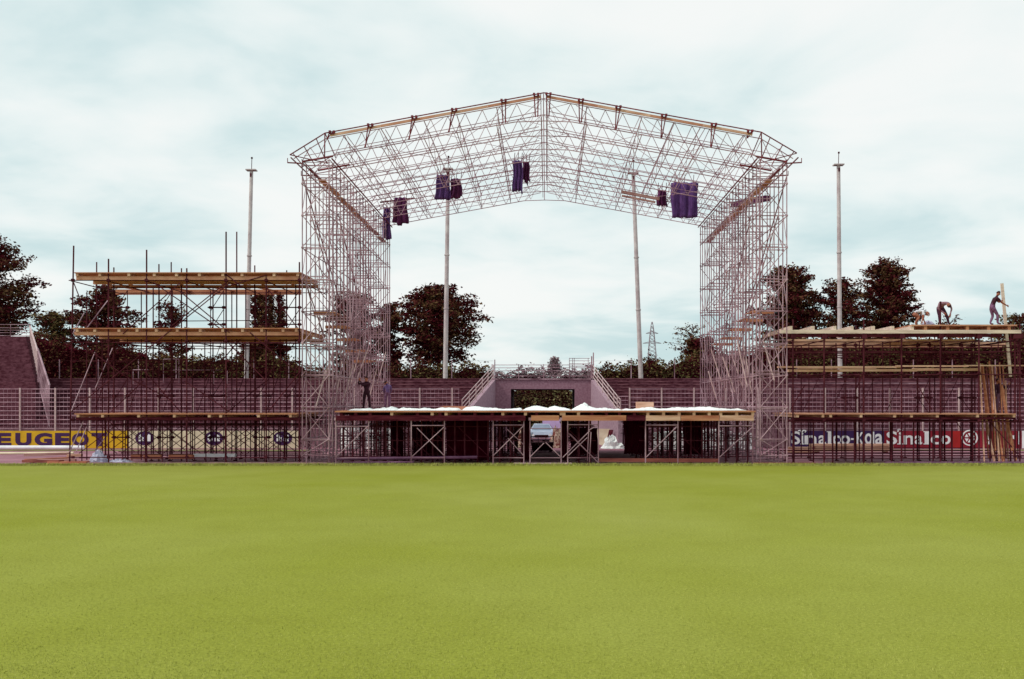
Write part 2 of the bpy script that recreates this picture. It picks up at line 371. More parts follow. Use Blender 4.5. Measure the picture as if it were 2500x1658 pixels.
def emblem_board(label, px0, px1, cx):
    t = board(label, px0, px1, cream); Y = YB - .03; x, z = X(cx, Y), Z(1070, Y)
    vs = [(x, Y - .01, z)] ; n = 28
    for i in range(n): a = 2 * math.pi * i / n; vs.append((x + .62 * math.cos(a), Y - .01, z + .47 * math.sin(a)))
    vs += [(v[0], Y + .005, v[2]) for v in vs[1:]]
    fs = [(0, 1 + (i + 1) % n, 1 + i) for i in range(n)] + [(1 + i, 1 + (i + 1) % n, 1 + n + (i + 1) % n, 1 + n + i) for i in range(n)]
    MB().add(vs, fs).build('emblem', ink, t)
    mb = MB(); Yf = Y - .022
    for sx in (-1, 1):
        pts = [(-.40, -.20), (-.40, .2), (-.27, .28), (-.12, .06), (-.06, .06), (-.06, -.20)]
        pts = [(x + sx * u * 1.0, z + v) for u, v in pts]
        if sx > 0: pts = pts[::-1]
        nn = len(pts); mb.add([(u, Yf, v) for u, v in pts] + [(u, Yf + .012, v) for u, v in pts], [tuple(range(nn)), ] + [(i, i + nn, (i + 1) % nn + nn, (i + 1) % nn) for i in range(nn)])
    mb.build('emblem_mark', wht, t)
    rr = random.Random(cx); mb = MB(); Yf = YB - .024     # faint handwriting strokes beside the emblem
    for row in range(3):
        xx = X(cx + 30, YB)
        while xx < X(min(px1 - 8, cx + 125), YB) - .1:
            l = rr.uniform(.1, .3); zz = Z(1063 + row * 8, YB) + rr.uniform(-.03, .03)
            mb.bar((xx, Yf, zz), (xx + l, Yf, zz + rr.uniform(-.09, .09)), .004, .02); xx += l + rr.uniform(.02, .2)
    mb.build('script_mark', flatmat('faded_script', (.34, .26, .2)), t)
    return t
emblem_board('cream advertising board with a round violet emblem, next to the yellow board', 315, 445, 353)
emblem_board('cream advertising board with a round violet emblem, middle of the three', 446, 617, 522)
emblem_board('cream advertising board with a round violet emblem, nearest the left roof tower', 618, 728, 690)
bn = board('navy advertising board with white Sinalco-Kola lettering', 1930, 2158, navy)
def slab(px0, px1, py0, py1, par, m=wht):
    MB().box(X(px0, YB), X(px1, YB), YB - .042, YB - .025, Z(py1, YB), Z(py0, YB)).build('serif', m, par)
for ch, a, b, t_, bt in (('S', 1932, 1953, 1053, 1085, ), ('ı', 1955, 1961, 1063, 1085), ('n', 1964, 1993, 1063, 1085), ('a', 1998, 2016, 1063, 1085), ('l', 2021, 2029, 1053, 1085), ('c', 2032, 2050, 1063, 1085), ('o', 2051, 2075, 1063, 1085), ('-', 2077, 2087, 1070, 1074), ('K', 2091, 2109, 1055, 1085), ('o', 2111, 2129, 1058, 1085), ('l', 2130, 2134, 1054, 1085), ('a', 2136, 2155, 1059, 1085)):
    glyph('i' if ch == 'ı' else ch, a, b, t_ if ch != 'ı' else 1055, bt, wht, bn, .02 if ch != '-' else .01)
for a, b, y in ((1953, 1963, 1083), (2018, 2032, 1083), (2018, 2024, 1053)): slab(a, b, y, y + 2, bn)
MB().poly([W(1949, 1052, YB - .05), W(1954, 1050.5, YB - .05), W(1956, 1056, YB - .05), W(1962, 1050.5, YB - .05), W(1968, 1052, YB - .05), W(1965, 1056, YB - .05)], .04).build('leaf_mark', wht, bn)
br = board('red advertising board with white Sinalco lettering and a round fruit emblem', 2159, 2404, crim)
for ch, a, b, t_ in (('S', 2164, 2190, 1053), ('i', 2194, 2200, 1055), ('n', 2206, 2230, 1063), ('a', 2233, 2251, 1063), ('l', 2257, 2267, 1053), ('c', 2272, 2295, 1063), ('o', 2297, 2320, 1063)):
    glyph(ch, a, b, t_, 1085, wht, br, .02)
for a, b, y in ((2190, 2204, 1083), (2254, 2270, 1083), (2254, 2260, 1053)): slab(a, b, y, y + 2, br)
mb = MB()
for k in range(5): a = R(200 - k * 45); mb.tube(W(2197 + 3 * math.cos(a), 1052 - 3 * math.sin(a), YB - .05), W(2197 + 7 * math.cos(a), 1052 - 5 * math.sin(a), YB - .05), .03)
mb.build('leaf_mark', wht, br)
MB().box(X(2322, YB), X(2346, YB), YB - .027, YB - .02, Z(1093, YB), Z(1053, YB)).build('colour_panel', red, br)
cx, cz = X(2367, YB), Z(1069, YB); mb = MB(); n = 40; ro, ri = .53, .45
vs = []
for i in range(n):
    a = 2 * math.pi * i / n
    for rr_, yy in ((ro, YB - .045), (ri, YB - .045), (ro, YB - .02), (ri, YB - .02)): vs.append((cx + rr_ * math.cos(a), yy, cz + rr_ * math.sin(a)))
fs = []
for i in range(n):
    j = (i + 1) % n; fs += [(4 * i, 4 * i + 1, 4 * j + 1, 4 * j), (4 * i, 4 * j, 4 * j + 2, 4 * i + 2), (4 * i + 1, 4 * i + 3, 4 * j + 3, 4 * j + 1)]
mb.add(vs, fs)
for k in range(6):
    a = R(30 + 60 * k); p = [(cx + .09 * math.cos(a), cz + .09 * math.sin(a)), (cx + .33 * math.cos(a - .38), cz + .33 * math.sin(a - .38)), (cx + .33 * math.cos(a + .38), cz + .33 * math.sin(a + .38))]
    mb.add([(u, YB - .045, v) for u, v in p] + [(u, YB - .02, v) for u, v in p], [(0, 2, 1), (0, 1, 4, 3), (1, 2, 5, 4), (2, 0, 3, 5)])
mb.build('fruit_emblem', wht, br)
bf = board('crimson advertising board with cut off white letters at the right edge', 2405, 2494, crim)
glyph('S', 2408, 2418, 1055, 1085, wht, bf, .05); glyph('r', 2466, 2479, 1063, 1085, wht, bf, .06); glyph('i', 2484, 2490, 1053, 1085, wht, bf, .05)
bw = board('pale advertising board cut off by the right edge of the view', 2495, 2600, wht)

# ------------------------------------------------------------------ scaffold structures
Y0 = 48.6; NT = 8; DT = 2.7; YR = Y0 + DT * (NT - 1)
LV = 1.56
XTL = (X(738, Y0), X(803, Y0)); XTR = (X(1856, Y0), X(1921, Y0))
def tower(label, xs, side):
    t = thing('roof_tower', label, 'scaffold tower', (0, 0, 0), 'towers carrying the stage roof')
    xa, xb = xs; top = 14.9; FY = [Y0 + DT * k + d for k in range(NT) for d in (0, .82, 1.72)][:-2]; NF = len(FY)
    levels = [.45] + [1.25 + LV * k for k in range(9)]
    levels = [z for z in levels if z < top]
    fr_ = random.Random(31 + side); bases = []
    for var in range(4):
        mb = MB()
        for x in (xa, xb):
            mb.tube((x, 0, 0.05), (x, 0, top), .029); mb.box(x - .1, x + .1, -.1, .1, 0.0, .03)
        for i, z in enumerate(levels + [top - .3]):
            zz = z + (fr_.uniform(-.22, .22) if var else 0)
            if var == 3 and i % 2: continue
            mb.tube((xa, 0, zz), (xb, 0, zz), .022)
            if z > 3 and (var in (0, 2)): mb.tube((xa, 0, zz + .16), (xb, 0, zz + .16), .016)
            for x in (xa, xb): mb.box(x - .045, x + .045, -.045, .045, zz - .04, zz + .04)
        bases.append(mb.build('tower_frame', galv, t)); bases[-1].location = (0, FY[var], 0)
    for k in range(4, NF):
        o = again(bases[(0, 3, 1, 2, 1, 3)[k % 6]], 0, FY[k] + fr_.uniform(-.13, .13), 0); o.parent = t
    def brc(kind):
        mb = MB()
        for i, z in enumerate(levels[:-1]):
            z1 = levels[i + 1]
            if kind == 0 or i % 2 == 0: mb.tube((xa, -.04, z), (xb, -.04, z1), .021)
            if kind == 0 or i % 2 == 1: mb.tube((xa, .04, z1), (xb, .04, z), .021)
        mb.tube((xa, 0, levels[-1]), (xb, 0, top), .021)
        return mb.build('cross_brace', galv, t)
    b0 = brc(0); b1 = brc(1); b0.location = (0, Y0, 0); b1.location = (0, FY[3], 0)
    for k in range(6, NF, 3):
        o = again(b0 if k % 2 == 0 else b1, 0, FY[k], 0); o.parent = t
    for sx, x in enumerate((xa - .03, xb + .03)):
        # ledgers and diagonals running front to back, each tube a part of its own
        for i, z in enumerate(levels[1:] + [top]):
            if z == top or i in (1, 2) or (i + sx) % 2 == 0: MB().tube((x, Y0, z), (x, YR, z), .024).build('ledger', galv, t)
        for k in range(NT - 1):
            for i in range(len(levels) - 1):
                a, b = levels[i], levels[i + 1]
                if (i + k + sx) % 2: a, b = b, a
                if (i * 7 + k * 3 + sx) % 5 < (4 if i < 4 else 3) and (sx == 0) == (side < 0 or i % 2 == 0): MB().tube((x, Y0 + DT * k + .82, a), (x, Y0 + DT * (k + 1), b), .020).build('side_brace', galv, t)
                if i % 2 == sx: MB().tube((x, Y0 + DT * k, a), (x, Y0 + DT * k + .82, b), .016).build('short_brace', galv, t)
    # long raking diagonals over several lifts
    for q0, q1, z0, z1 in ((0, .55, 14.1, 8.0), (.1, .8, 12.5, 4.5), (.45, 1, 13.8, 6.5), (0, .6, 9.4, 2.8)):
        x = xa if side < 0 else xb
        MB().tube((x, Y0 + (YR - Y0) * q0, z0), (x, Y0 + (YR - Y0) * q1, z1), .030).build('raking_brace', redtube if z0 > 13 else galv, t)
    # tan walkway boards under the eaves and stair landings
    xm = (xa + xb) / 2 + (.1 if side < 0 else -.1)
    for k in range(9):
        y = Y0 + .5 + k * 2.1
        MB().box(xm - .10, xm + .22, y, y + 2.06 - .25 * (k % 2), 14.02 + .05 * (k % 2), 14.06 + .05 * (k % 2)).build('walkway_board', timberp if k % 3 else plyw, t)
    for y, z in ((50.6, 7.6), (53.2, 7.1), (56, 6.6), (58.6, 6.1), (61, 5.6)) if side < 0 else ((62, 6.7), (59.4, 6.9), (56.5, 7.2), (53.6, 7.5), (51, 7.7)):
        MB().box(xa + .1, xb - .1, y, y + 1.5, z, z + .05).box(xa + .1, xb - .1, y - .03, y, z - .1, z + .06).build('landing_board', timber, t)
    # upright pipes handed up, leaning inside the tower foot
    rr = random.Random(5 + side)
    for k in range(9):
        y = Y0 + 1.5 + k * 1.6; x = rr.uniform(xa, xb); z = rr.uniform(2.6, 4.5)
        MB().tube((x, y, z), (x + side * -rr.uniform(.2, .7), y + .5, z + rr.uniform(1.8, 2.6)), .034).build('loose_tube', lighttube, t)
    # eave outriggers
    ex = xa if side < 0 else xb
    for k in range(NT):
        y = Y0 + k * DT
        mb = MB(); mb.tube((ex, y, 14.72), (ex + side * .72, y, 14.76), .035); mb.tube((ex + side * .72, y, 14.74), (ex + side * .72, y, 14.98), .02)
        mb.build('outrigger', redtube if k < 2 else rooftube, t)
    return t
tower('galvanised scaffold tower carrying the left end of the stage roof', XTL, -1)
tower('galvanised scaffold tower carrying the right end of the stage roof', XTR, 1)

# roof: eight pitched lattice trusses, lattice purlins front to back, timber fascia
XRG = X(1327, Y0)
def roofz(x, py_ridge):      # height of a chord at x, from its height at the ridge
    return Z(py_ridge, Y0) - abs(x - XRG) * .184
roof = thing('stage_roof', 'wide pitched lattice roof frame of thin tubes spanning the stage', 'roof frame')
XL0, XR0 = XTL[0], XTR[1]
xk = (X(795, Y0), X(1857, Y0)); xe = (X(712, Y0), X(1941, Y0))
def truss_mesh():
    mb = MB()
    for s, side in ((0, -1), (1, 1)):
        xt = (XL0, XR0)[s]
        pu = []
        nseg = 18
        xs = [XRG + (xt - XRG) * i / nseg for i in range(nseg + 1)]
        up = lambda x: roofz(x, 241); lo = lambda x: roofz(x, 285); md = lambda x: roofz(x, 267)
        mb.tube((XRG, 0, up(XRG)), (xk[s], 0, up(xk[s])), .024)
        mb.tube((xk[s], 0, up(xk[s])), (xe[s] + side * -.1, 0, 14.95), .024)
        # flattened ridge on the lower chord
        xa_ = XRG + side * 1.4
        mb.tube((XRG, 0, lo(xa_) + .05), (xa_, 0, lo(xa_)), .025); mb.tube((xa_, 0, lo(xa_)), (xt, 0, lo(xt)), .027)
        mb.tube((XRG + side * .25, .35, md(XRG)), (XRG + side * 1.5, .35, md(XRG + side * 1.5)), .02)
        mb.tube((XRG + side * 1.5, .35, md(XRG + side * 1.5)), (xt, .35, md(xt) - .02), .018)
        nz = 14; st = 0
        for i in range(nz):
            x0 = XRG + (xt - XRG) * (i + .1) / nz; xm = XRG + (xt - XRG) * (i + .55) / nz; x1 = XRG + (xt - XRG) * (i + 1.1) / nz
            if abs(x1 - XRG) > abs(xt - XRG): x1 = xt
            U = lambda x: up(x) if abs(x - XRG) < abs(xk[s] - XRG) else max(lo(x) + .15, up(xk[s]) - abs(x - xk[s]) * .55)
            if i == 0:
                mb.tube((XRG + side * .1, 0, up(XRG)), (XRG + side * 1.3, 0, lo(XRG + side * 1.3)), .015); mb.tube((xm + side * .8, 0, up(xm + side * .8)), (XRG + side * .15, .0, md(XRG)), .013); continue
            mb.tube((x0, 0, lo(x0)), (xm, 0, U(xm)), .017); mb.tube((xm, 0, U(xm)), (x1, 0, lo(x1)), .017)
    mb.tube((XRG, 0, roofz(XRG, 285) - .2), (XRG, 0, roofz(XRG, 229)), .025)
    return mb
tm = truss_mesh().build('roof_truss', rooftube, roof); tm.location = (0, Y0, 0)
for k in range(1, NT):
    o = again(tm, 0, Y0 + DT * k, 0); o.parent = roof
PX = [-9.95, -8.1, -6.0, -4.4, -2.45, 1.95, 4.65, 6.2, 7.5, 9.6]
for x in PX:
    mb = MB(); zu, zl = roofz(x, 241), roofz(x, 283)
    mb.tube((x, Y0, zu), (x, YR, zu), .024); mb.tube((x, Y0, zl), (x, YR, zl), .022)
    nn = NT - 1
    for k in range(nn):
        a = Y0 + DT * k; mb.tube((x, a, zl), (x, a + DT / 2, zu), .013); mb.tube((x, a + DT / 2, zu), (x, a + DT, zl), .013)
    if abs(x) > 7: mb.tube((x + .22, Y0, zu - .05), (x + .22, YR, zu - .05), .018); mb.tube((x + .22, Y0, zl + .05), (x + .22, YR, zl + .05), .018)
    mb.build('purlin', rooftube, roof)
mb = MB()
for dx_, py in ((-.14, 229), (.14, 229), (-.1, 286), (.18, 270)):
    mb.tube((XRG + dx_, Y0, Z(py, Y0)), (XRG + dx_, YR, Z(py, Y0)), .020)
for k in range(NT - 1):
    a = Y0 + DT * k
    for sx in (-1, 1):
        mb.tube((XRG, a, Z(240, Y0)), (XRG + sx * 1.3, a + DT, roofz(XRG + sx * 1.3, 283)), .010); mb.tube((XRG + sx * .15, a, Z(240, Y0)), (XRG + sx * .9, a + DT, roofz(XRG + sx * .9, 283)), .010)
mb.build('ridge_ladder', rooftube, roof)
# wind bracing lying in the roof slopes
mb = MB()
rr = random.Random(11)
for s in (-1, 1):
    for k in range(0, NT - 1):
        for j in range(6):
            if (k + j) % 2:
                xb2 = XRG + s * (1.6 + j * 1.65); xa2 = xb2 + s * 1.65; mb.tube((xa2, Y0 + DT * k, roofz(xa2, 283)), (xb2, Y0 + DT * (k + 1), roofz(xb2, 283)), .012); continue
            xa_ = XRG + s * (1.6 + j * 1.65); xb_ = xa_ + s * 1.65
            mb.tube((xa_, Y0 + DT * k, roofz(xa_, 243)), (xb_, Y0 + DT * (k + 1), roofz(xb_, 243)), .013)
mb.build('wind_brace', rooftube, roof)
# upper outer rail, knuckled eaves
for s, side in ((0, -1), (1, 1)):
    pts = [(XRG, Y0 - .15, Z(229, Y0)), (xk[s], Y0 - .15, Z(327 if s == 0 else 325, Y0)), (xe[s] + side * .05, Y0 - .15, Z(380 if s == 0 else 376, Y0))]
    MB().poly(pts, .032).build('outer_rail', redtube, roof)
    mb = MB()
    for u in (.25, .6, .92):
        p = Vector(pts[1]).lerp(Vector(pts[2]), u); mb.tube(p, (p.x + side * -.5, Y0, 14.55 + .2 * (1 - u)), .025)
    a = Vector(pts[1]); mb.tube(a, (a.x - side * -.05, Y0, roofz(a.x, 285)), .032); mb.tube(a, (a.x + side * -.45, Y0 + .2, roofz(a.x, 285)), .025)
    e2 = Vector(pts[2]); mb.tube(e2, (e2.x - side * 1.8, Y0 + .1, roofz(xk[s], 300)), .025)
    mb.tube((XL0 if s == 0 else XR0, Y0, 14.8), ((XL0 + 1.5) if s == 0 else (XR0 - 1.5), Y0 + .02, 15.07), .05)
    mb.tube((XL0 + .4 if s == 0 else XR0 - .4, Y0 + 1.6, 14.75), ((XL0 + 2) if s == 0 else (XR0 - 2), Y0 + 1.6, 15.04), .05)
    mb.build('eave_frame', redtube, roof)
    # long eave edge beams running front to back, down the slope of the view
    for dx_, z in ((0.0, 14.75), (.35, 14.45), (-.55, 15.0)):
        xx = (XL0 if s == 0 else XR0) - side * dx_
        MB().tube((xx, Y0, z), (xx, YR, z), .035).build('eave_beam', redtube, roof)
    MB().tube((((XL0 + 1.45) if s == 0 else (XR0 - 1.45)), Y0, 14.95), (((XL0 + 1.45) if s == 0 else (XR0 - 1.45)), YR, 14.95), .04).build('eave_beam', redtube, roof)
    # timber fascia planks, butted, with a white sheet edge on top
    xf = X(808, Y0) if s == 0 else X(1835, Y0); nn = 4
    for k in range(nn):
        a = XRG + side * .12 + (xf - XRG) * k / nn; b = XRG + side * .12 + (xf - XRG) * (k + .999) / nn
        if k == nn - 1: b = xf
        za, zb = roofz(a, 237.5), roofz(b, 237.5)
        MB().bar((a, Y0 - .18, za), (b, Y0 - .18, zb), .05, .125).build('fascia_plank', timberp if k % 2 else plyw, roof)
    for px in ((813, 906, 1013, 1110, 1230, 1309) if s == 0 else (1339, 1418, 1509, 1620, 1741, 1829)):
        x = X(px, Y0); mb = MB(); zt_ = roofz(x, 229); zb_ = roofz(x, 284)
        if px in (813, 1829): zb_ = zt_ - .35
        lean = side * ((-.35 if s == 0 else .15) if abs(x) > 3 else .03)
        for d in (-.1, .1):
            mb.tube((x + d, Y0 - .24, zt_), (x + d * .5 - lean * (1 if d > 0 else .6), Y0 - .1, zb_), .03); mb.knob((x + d, Y0 - .24, zt_ - .03), .055)
        mb.tube((x - .12, Y0 - .24, zt_ - .13), (x + .12, Y0 - .24, zt_ - .13), .03)
        mb.build('hanger', redtube, roof)

# cloth bundles and boards up in the roof
def cloth(label, px0, px1, py0, py1, Y, seed, taper=.0, ragged=.15, m=purple, thick=.25, name='cloth_bundle', cat='cloth'):
    rr = random.Random(seed); nx, nz = 22, 10; x0, x1, z0, z1 = X(px0, Y), X(px1, Y), Z(py1, Y), Z(py0, Y)
    hang = [rr.uniform(0, ragged) for _ in range(7)]
    fr, bk = [], []
    for j in range(nz + 1):
        v = j / nz
        for i in range(nx + 1):
            u = i / nx; h = hang[min(6, int(u * 7))] * (z1 - z0)
            wd = 1 - taper * (1 - v); x = (x0 + x1) / 2 + (u - .5) * (x1 - x0) * wd + .03 * math.sin(v * 7 + seed)
            z = z1 - v * (z1 - z0 - h); fold = .09 * math.sin(u * 19 + seed + v * 1.5) + .05 * math.sin(u * 41 + v * 4)
            b = .5 * thick * (math.sin(math.pi * u) ** .5 + .15)
            fr.append((x, Y - b + fold, z)); bk.append((x, Y + b + fold * .6, z))
    n = len(fr); fs = []
    w_ = nx + 1
    for j in range(nz):
        for i in range(nx):
            a = j * w_ + i; fs += [(a, a + w_, a + w_ + 1, a + 1), (n + a, n + a + 1, n + a + w_ + 1, n + a + w_)]
        fs += [(j * w_, n + j * w_, n + (j + 1) * w_, (j + 1) * w_), (j * w_ + nx, (j + 1) * w_ + nx, n + (j + 1) * w_ + nx, n + j * w_ + nx)]
    for i in range(nx): fs += [(i, i + 1, n + i + 1, n + i), (nz * w_ + i, n + nz * w_ + i, n + nz * w_ + i + 1, nz * w_ + i + 1)]
    o = tag(MB().add(fr + bk, fs).build(name, m, smooth=True), label, cat)
    if name == 'cloth_bundle':
        for u in (.15, .5, .85):
            x = x0 + (x1 - x0) * u; MB().tube((x, Y, z1 - .05), (x + .05, Y + .1, z1 + .5), .02).build('rope', darktube, o)
    return o
pinkw0 = mat('reddish_plank', (.42, .24, .22), (.26, .11, .11), 2, .85)
darkcloth = mat('dark_purple_cloth', (.11, .018, .085), (.07, .008, .05), 2.2, 0.9, 0.5, 8)
G = 'cloth bundles hung in the roof'
cl = [cloth('narrow purple cloth hanging lowest at the rear left corner of the roof', 932, 955, 507, 588, 66.3, 1, .25, .1),
      cloth('dark purple cloth bundle draped beside the narrow one at the roof left rear', 957, 998, 483, 551, 65.5, 2, .25, .12, m=darkcloth),
      cloth('purple cloth flaring downwards in front of the second mast', 1061, 1101, 428, 488, 60.5, 3, .3, .05),
      cloth('dark cloth folded behind the flared purple one by the second mast', 1097, 1130, 437, 486, 61.2, 4, .3, .15, m=darkcloth),
      cloth('tall purple cloth with a ragged lower edge left of the roof ridge', 1251, 1277, 393, 474, 58.0, 5, .1, .12),
      cloth('short dark cloth fold hanging beside the tall one left of the ridge', 1273, 1295, 396, 452, 58.4, 6, .3, .3, m=darkcloth),
      cloth('crumpled dark purple cloth at the end of the plank in the roof right half', 1602, 1630, 465, 505, 62.0, 7, .3, .2, m=darkcloth)]
for c_ in cl: c_['group'] = G
t = cloth('large flat square purple cloth on the right half of the roof', 1640, 1702, 446, 533, 61.0, 8, -.08, .03, thick=.12); t['group'] = G
tag(MB().bar(W(1518, 468, 61.5), W(1610, 486, 61.5), .08, .17).bar(W(1518, 478, 61.3), W(1600, 494, 61.3), .08, .12).build('roof_plank', pinkw0), 'pair of reddish planks lying in the right half of the roof beside dark cloth', 'plank')
tag(MB().bar(W(928, 494, 65.8), W(1012, 484, 65.2), .06, .10).build('roof_batten', darkbeam), 'thin dark batten poking out past the left rear cloth bundle', 'batten')
tag(MB().bar(W(1790, 560 - 60, 60), W(1873, 484, 55), .3, .3).build('rolled_sheet', darkcloth), 'dark rolled sheet lying on the right tower walkway', 'rolled sheet')

# ---- side scaffolds
def post(t, x, y, z0, z1, m=darktube, r=.027, lean=0): MB().tube((x, y, z0), (x + lean, y, z1), r * 1.35, 6).build('upright', m, t)
def xb_(t, a, b, m=darktube, r=.027, name='brace'): MB().tube(a, b, r).build(name, m, t)
def deck_edge(t, x0, x1, y0, y1, z, joists, edge, beam, jm, plank_t=.05, jh=.14, bh=.17, front=.0):
    """boards on joists on a front bearer; z is the top of the boards"""
    n = max(1, int((y1 - y0) / .45)); st_ = (y1 - y0) / n
    for k in range(n): MB().box(x0, x1, y0 + k * st_, y0 + (k + .93) * st_, z - plank_t, z).build('deck_board', edge, t)
    for x in joists: MB().box(x - .065, x + .065, y0 + .03, y1, z - plank_t - jh, z - plank_t - .001).build('joist', jm, t)
    zb = z - plank_t - jh
    for y in (y0 + .10, (y0 + y1) / 2, y1 - .2): MB().box(x0 + .05, x1, y, y + .12, zb - bh, zb - .001).build('bearer', beam, t)
YS0, YS1 = 48.9, 54.9
ls = thing('side_scaffold', 'three level scaffold with brown timber decks to the left of the stage', 'scaffold')
fx = [(178, 600), (265, 632), (358, 610), (456, 655), (552, 566), (650, 672), (731, 640)]
for i, (px, tp) in enumerate(fx): post(ls, X(px if i else 170, YS0), YS0, 0, Z(tp, YS0), lean=.2 if i == 0 else 0)
rr = random.Random(21)
YM = 51.9
for i, (px, tp) in enumerate([(236, 640), (278, 653), (374, 700), (388, 645), (418, 640), (443, 655), (520, 700), (578, 566), (600, 700), (622, 648), (700, 660), (722, 690)]):
    y = YM if i % 2 else YS1 - .3
    post(ls, X(px, y), y, 0, Z(tp, y), r=.025)
for i, (px) in enumerate((295, 405, 530, 640, 715)):
    mb = MB(); xx = X(px, YM + 1)
    for d in (-.35, .35): mb.tube((xx + d, YM + 1, 0), (xx + d, YM + 1, 9.0), .024)
    for z in (1.2, 3.4, 4.6, 5.2, 7.2, 8.1): mb.tube((xx - .5, YM + 1, z), (xx + .5, YM + 1, z), .035); mb.knob((xx - .35, YM + 1, z), .07); mb.knob((xx + .35, YM + 1, z), .07)
    for z in (6.9, 7.9, 3.2): mb.tube((xx - .35, YM + 1, z), (xx + .35, YM + 1, z + 1.1), .022)
    mb.build('ladder_frame', darktube, ls)
xa, xb = X(172, YS0), X(733, YS0)
for z in (.35, 2.18, 6.28, 6.0, 9.05, 3.9): 
    for y in (YS0 + .04, YM, YS1 - .3):
        if z == 3.9 and y > YS0 + 1: continue
        if z == 3.9: continue
        xb_(ls, (xa - .1, y, z), (xb, y, z + rr.uniform(-.03, .03)), name='ledger', r=.025)
for i, (px, tp) in enumerate(fx):
    x = X(px, YS0)
    for z in (2.2, 6.05, 9.0): xb_(ls, (x, YS0 - .2, z), (x, YS1, z), name='transom')
    MB().knob((x, YS0, 2.2), .07).knob((x, YS0, 6.05), .07).knob((x, YS0, 9.05), .07).knob((x, YS0, .35), .06).build('coupler', darktube, ls)
def lj(pxs): return [X(p, YS0) for p in pxs]
deck_edge(ls, X(184, YS0), X(727, YS0), YS0 - .12, YS1 - .6, Z(1009.5, YS0), lj([192, 252, 340, 427, 512, 540, 632, 710]), timber, darkbeam, timberp, bh=.12)
deck_edge(ls, X(179, YS0), X(731, YS0), YS0 - .12, YS1 - .6, Z(801, YS0), lj([190, 233, 292, 336, 383, 434, 490, 545, 593, 640, 692, 724]), timber, plyw, timberp)
deck_edge(ls, X(184, YS0), X(736, YS0), YS0 - .12, YS1 - 2.3, Z(665.5, YS0), lj([190, 245, 316, 378, 432, 488, 545, 592, 670, 728]), timber, plyw, timberp)
MB().box(X(283, YS1), X(735, YS1), YS1 - .05, YS1 + .1, 9.0, 9.28).build('bearer', timber, ls)
for k in range(4): MB().bar((X(330 + 105 * k, YS1), YS1 - 2, 9.2), (X(360 + 105 * k, YS1), YS1, 9.2), .2, .06).build('loose_plank', timber, ls)
for a, b in (((174, 1005), (400, 820)), ((400, 820), (562, 690)), ((176, 822), (300, 915)), ((300, 915), (425, 980)), ((280, 825), (352, 905)), ((272, 1005), (350, 930)), ((180, 690), (204, 752)),
             ((375, 690), (552, 812)), ((440, 690), (300, 815)), ((552, 690), (420, 795)), ((440, 712), (560, 812)), ((600, 812), (500, 930)), ((610, 812), (720, 905)), ((560, 840), (650, 930)),
             ((735, 820), (640, 930)), ((450, 930), (560, 1005)), ((650, 930), (550, 1010)), ((650, 700), (735, 812)), ((352, 905), (440, 1005)), ((655, 1005), (735, 905)), ((552, 670), (590, 700)), ((650, 672), (552, 700))):
    y = YS0 - .05 if rr.random() < .6 else YM
    xb_(ls, W(a[0], a[1], y), W(b[0], b[1], y), r=.028)
for i, px in enumerate((212, 250, 322, 345, 470, 500, 566, 612, 668, 684)):
    post(ls, X(px, YM + .8), YM + .8, 0, 6.2 if i % 3 else 8.9, r=.021)
for i, (a, b, z) in enumerate(((172, 560, 3.3), (300, 735, 4.7), (172, 400, 5.2), (560, 735, 3.6), (430, 735, 7.3))):
    xb_(ls, (X(a, YM), YM + .1, z), (X(b, YM), YM + .1, z + .05), name='ledger', r=.022)
for k in range(6):
    xb_(ls, W(230 + 84 * k, 1005, YS1), W(290 + 84 * k, 830, YS1), r=.02)
# pale raking tubes
for a, b, ya, yb in (((170, 1103), (203, 1030), 48.7, 49.4), ((186, 1103), (216, 1034), 48.7, 50), ((232, 1100), (275, 1045), 52, 53), ((174, 1004), (232, 860), 48.8, 52), ((233, 948), (275, 850), 52, 54), ((178, 815), (205, 765), 48.8, 52), ((213, 800), (263, 734), 52, 54)):
    xb_(ls, W(a[0], a[1], ya), W(b[0], b[1], yb), galv, .027, 'raking_tube')
# lower lift: close uprights and X braces
for row, y in enumerate((YS0 + .9, YM, YM + 1.5, YS1 - .2)):
    x = xa + .25 + row * .21
    while x < xb - .1:
        xo = x + rr.uniform(-.12, .12)
        MB().tube((xo, y, .05), (xo, y, 2.2), .027).box(xo - .08, xo + .08, y - .08, y + .08, .01, .06).build('upright', darktube, ls); x += 1.0 + .12 * row
    mb = MB(); x = xa
    while x < xb - 1:
        x2 = min(x + 1.9, xb); mb.tube((x, y, .5), (x2, y, 1.95), .019); mb.tube((x, y, 1.95), (x2, y, .5), .019); x += 2.1
    mb.tube((xa, y, .28), (xb, y, .28), .024); mb.tube((xa, y, 1.9), (xb, y, 1.9), .02)
    mb.build('cross_brace', darktube, ls)

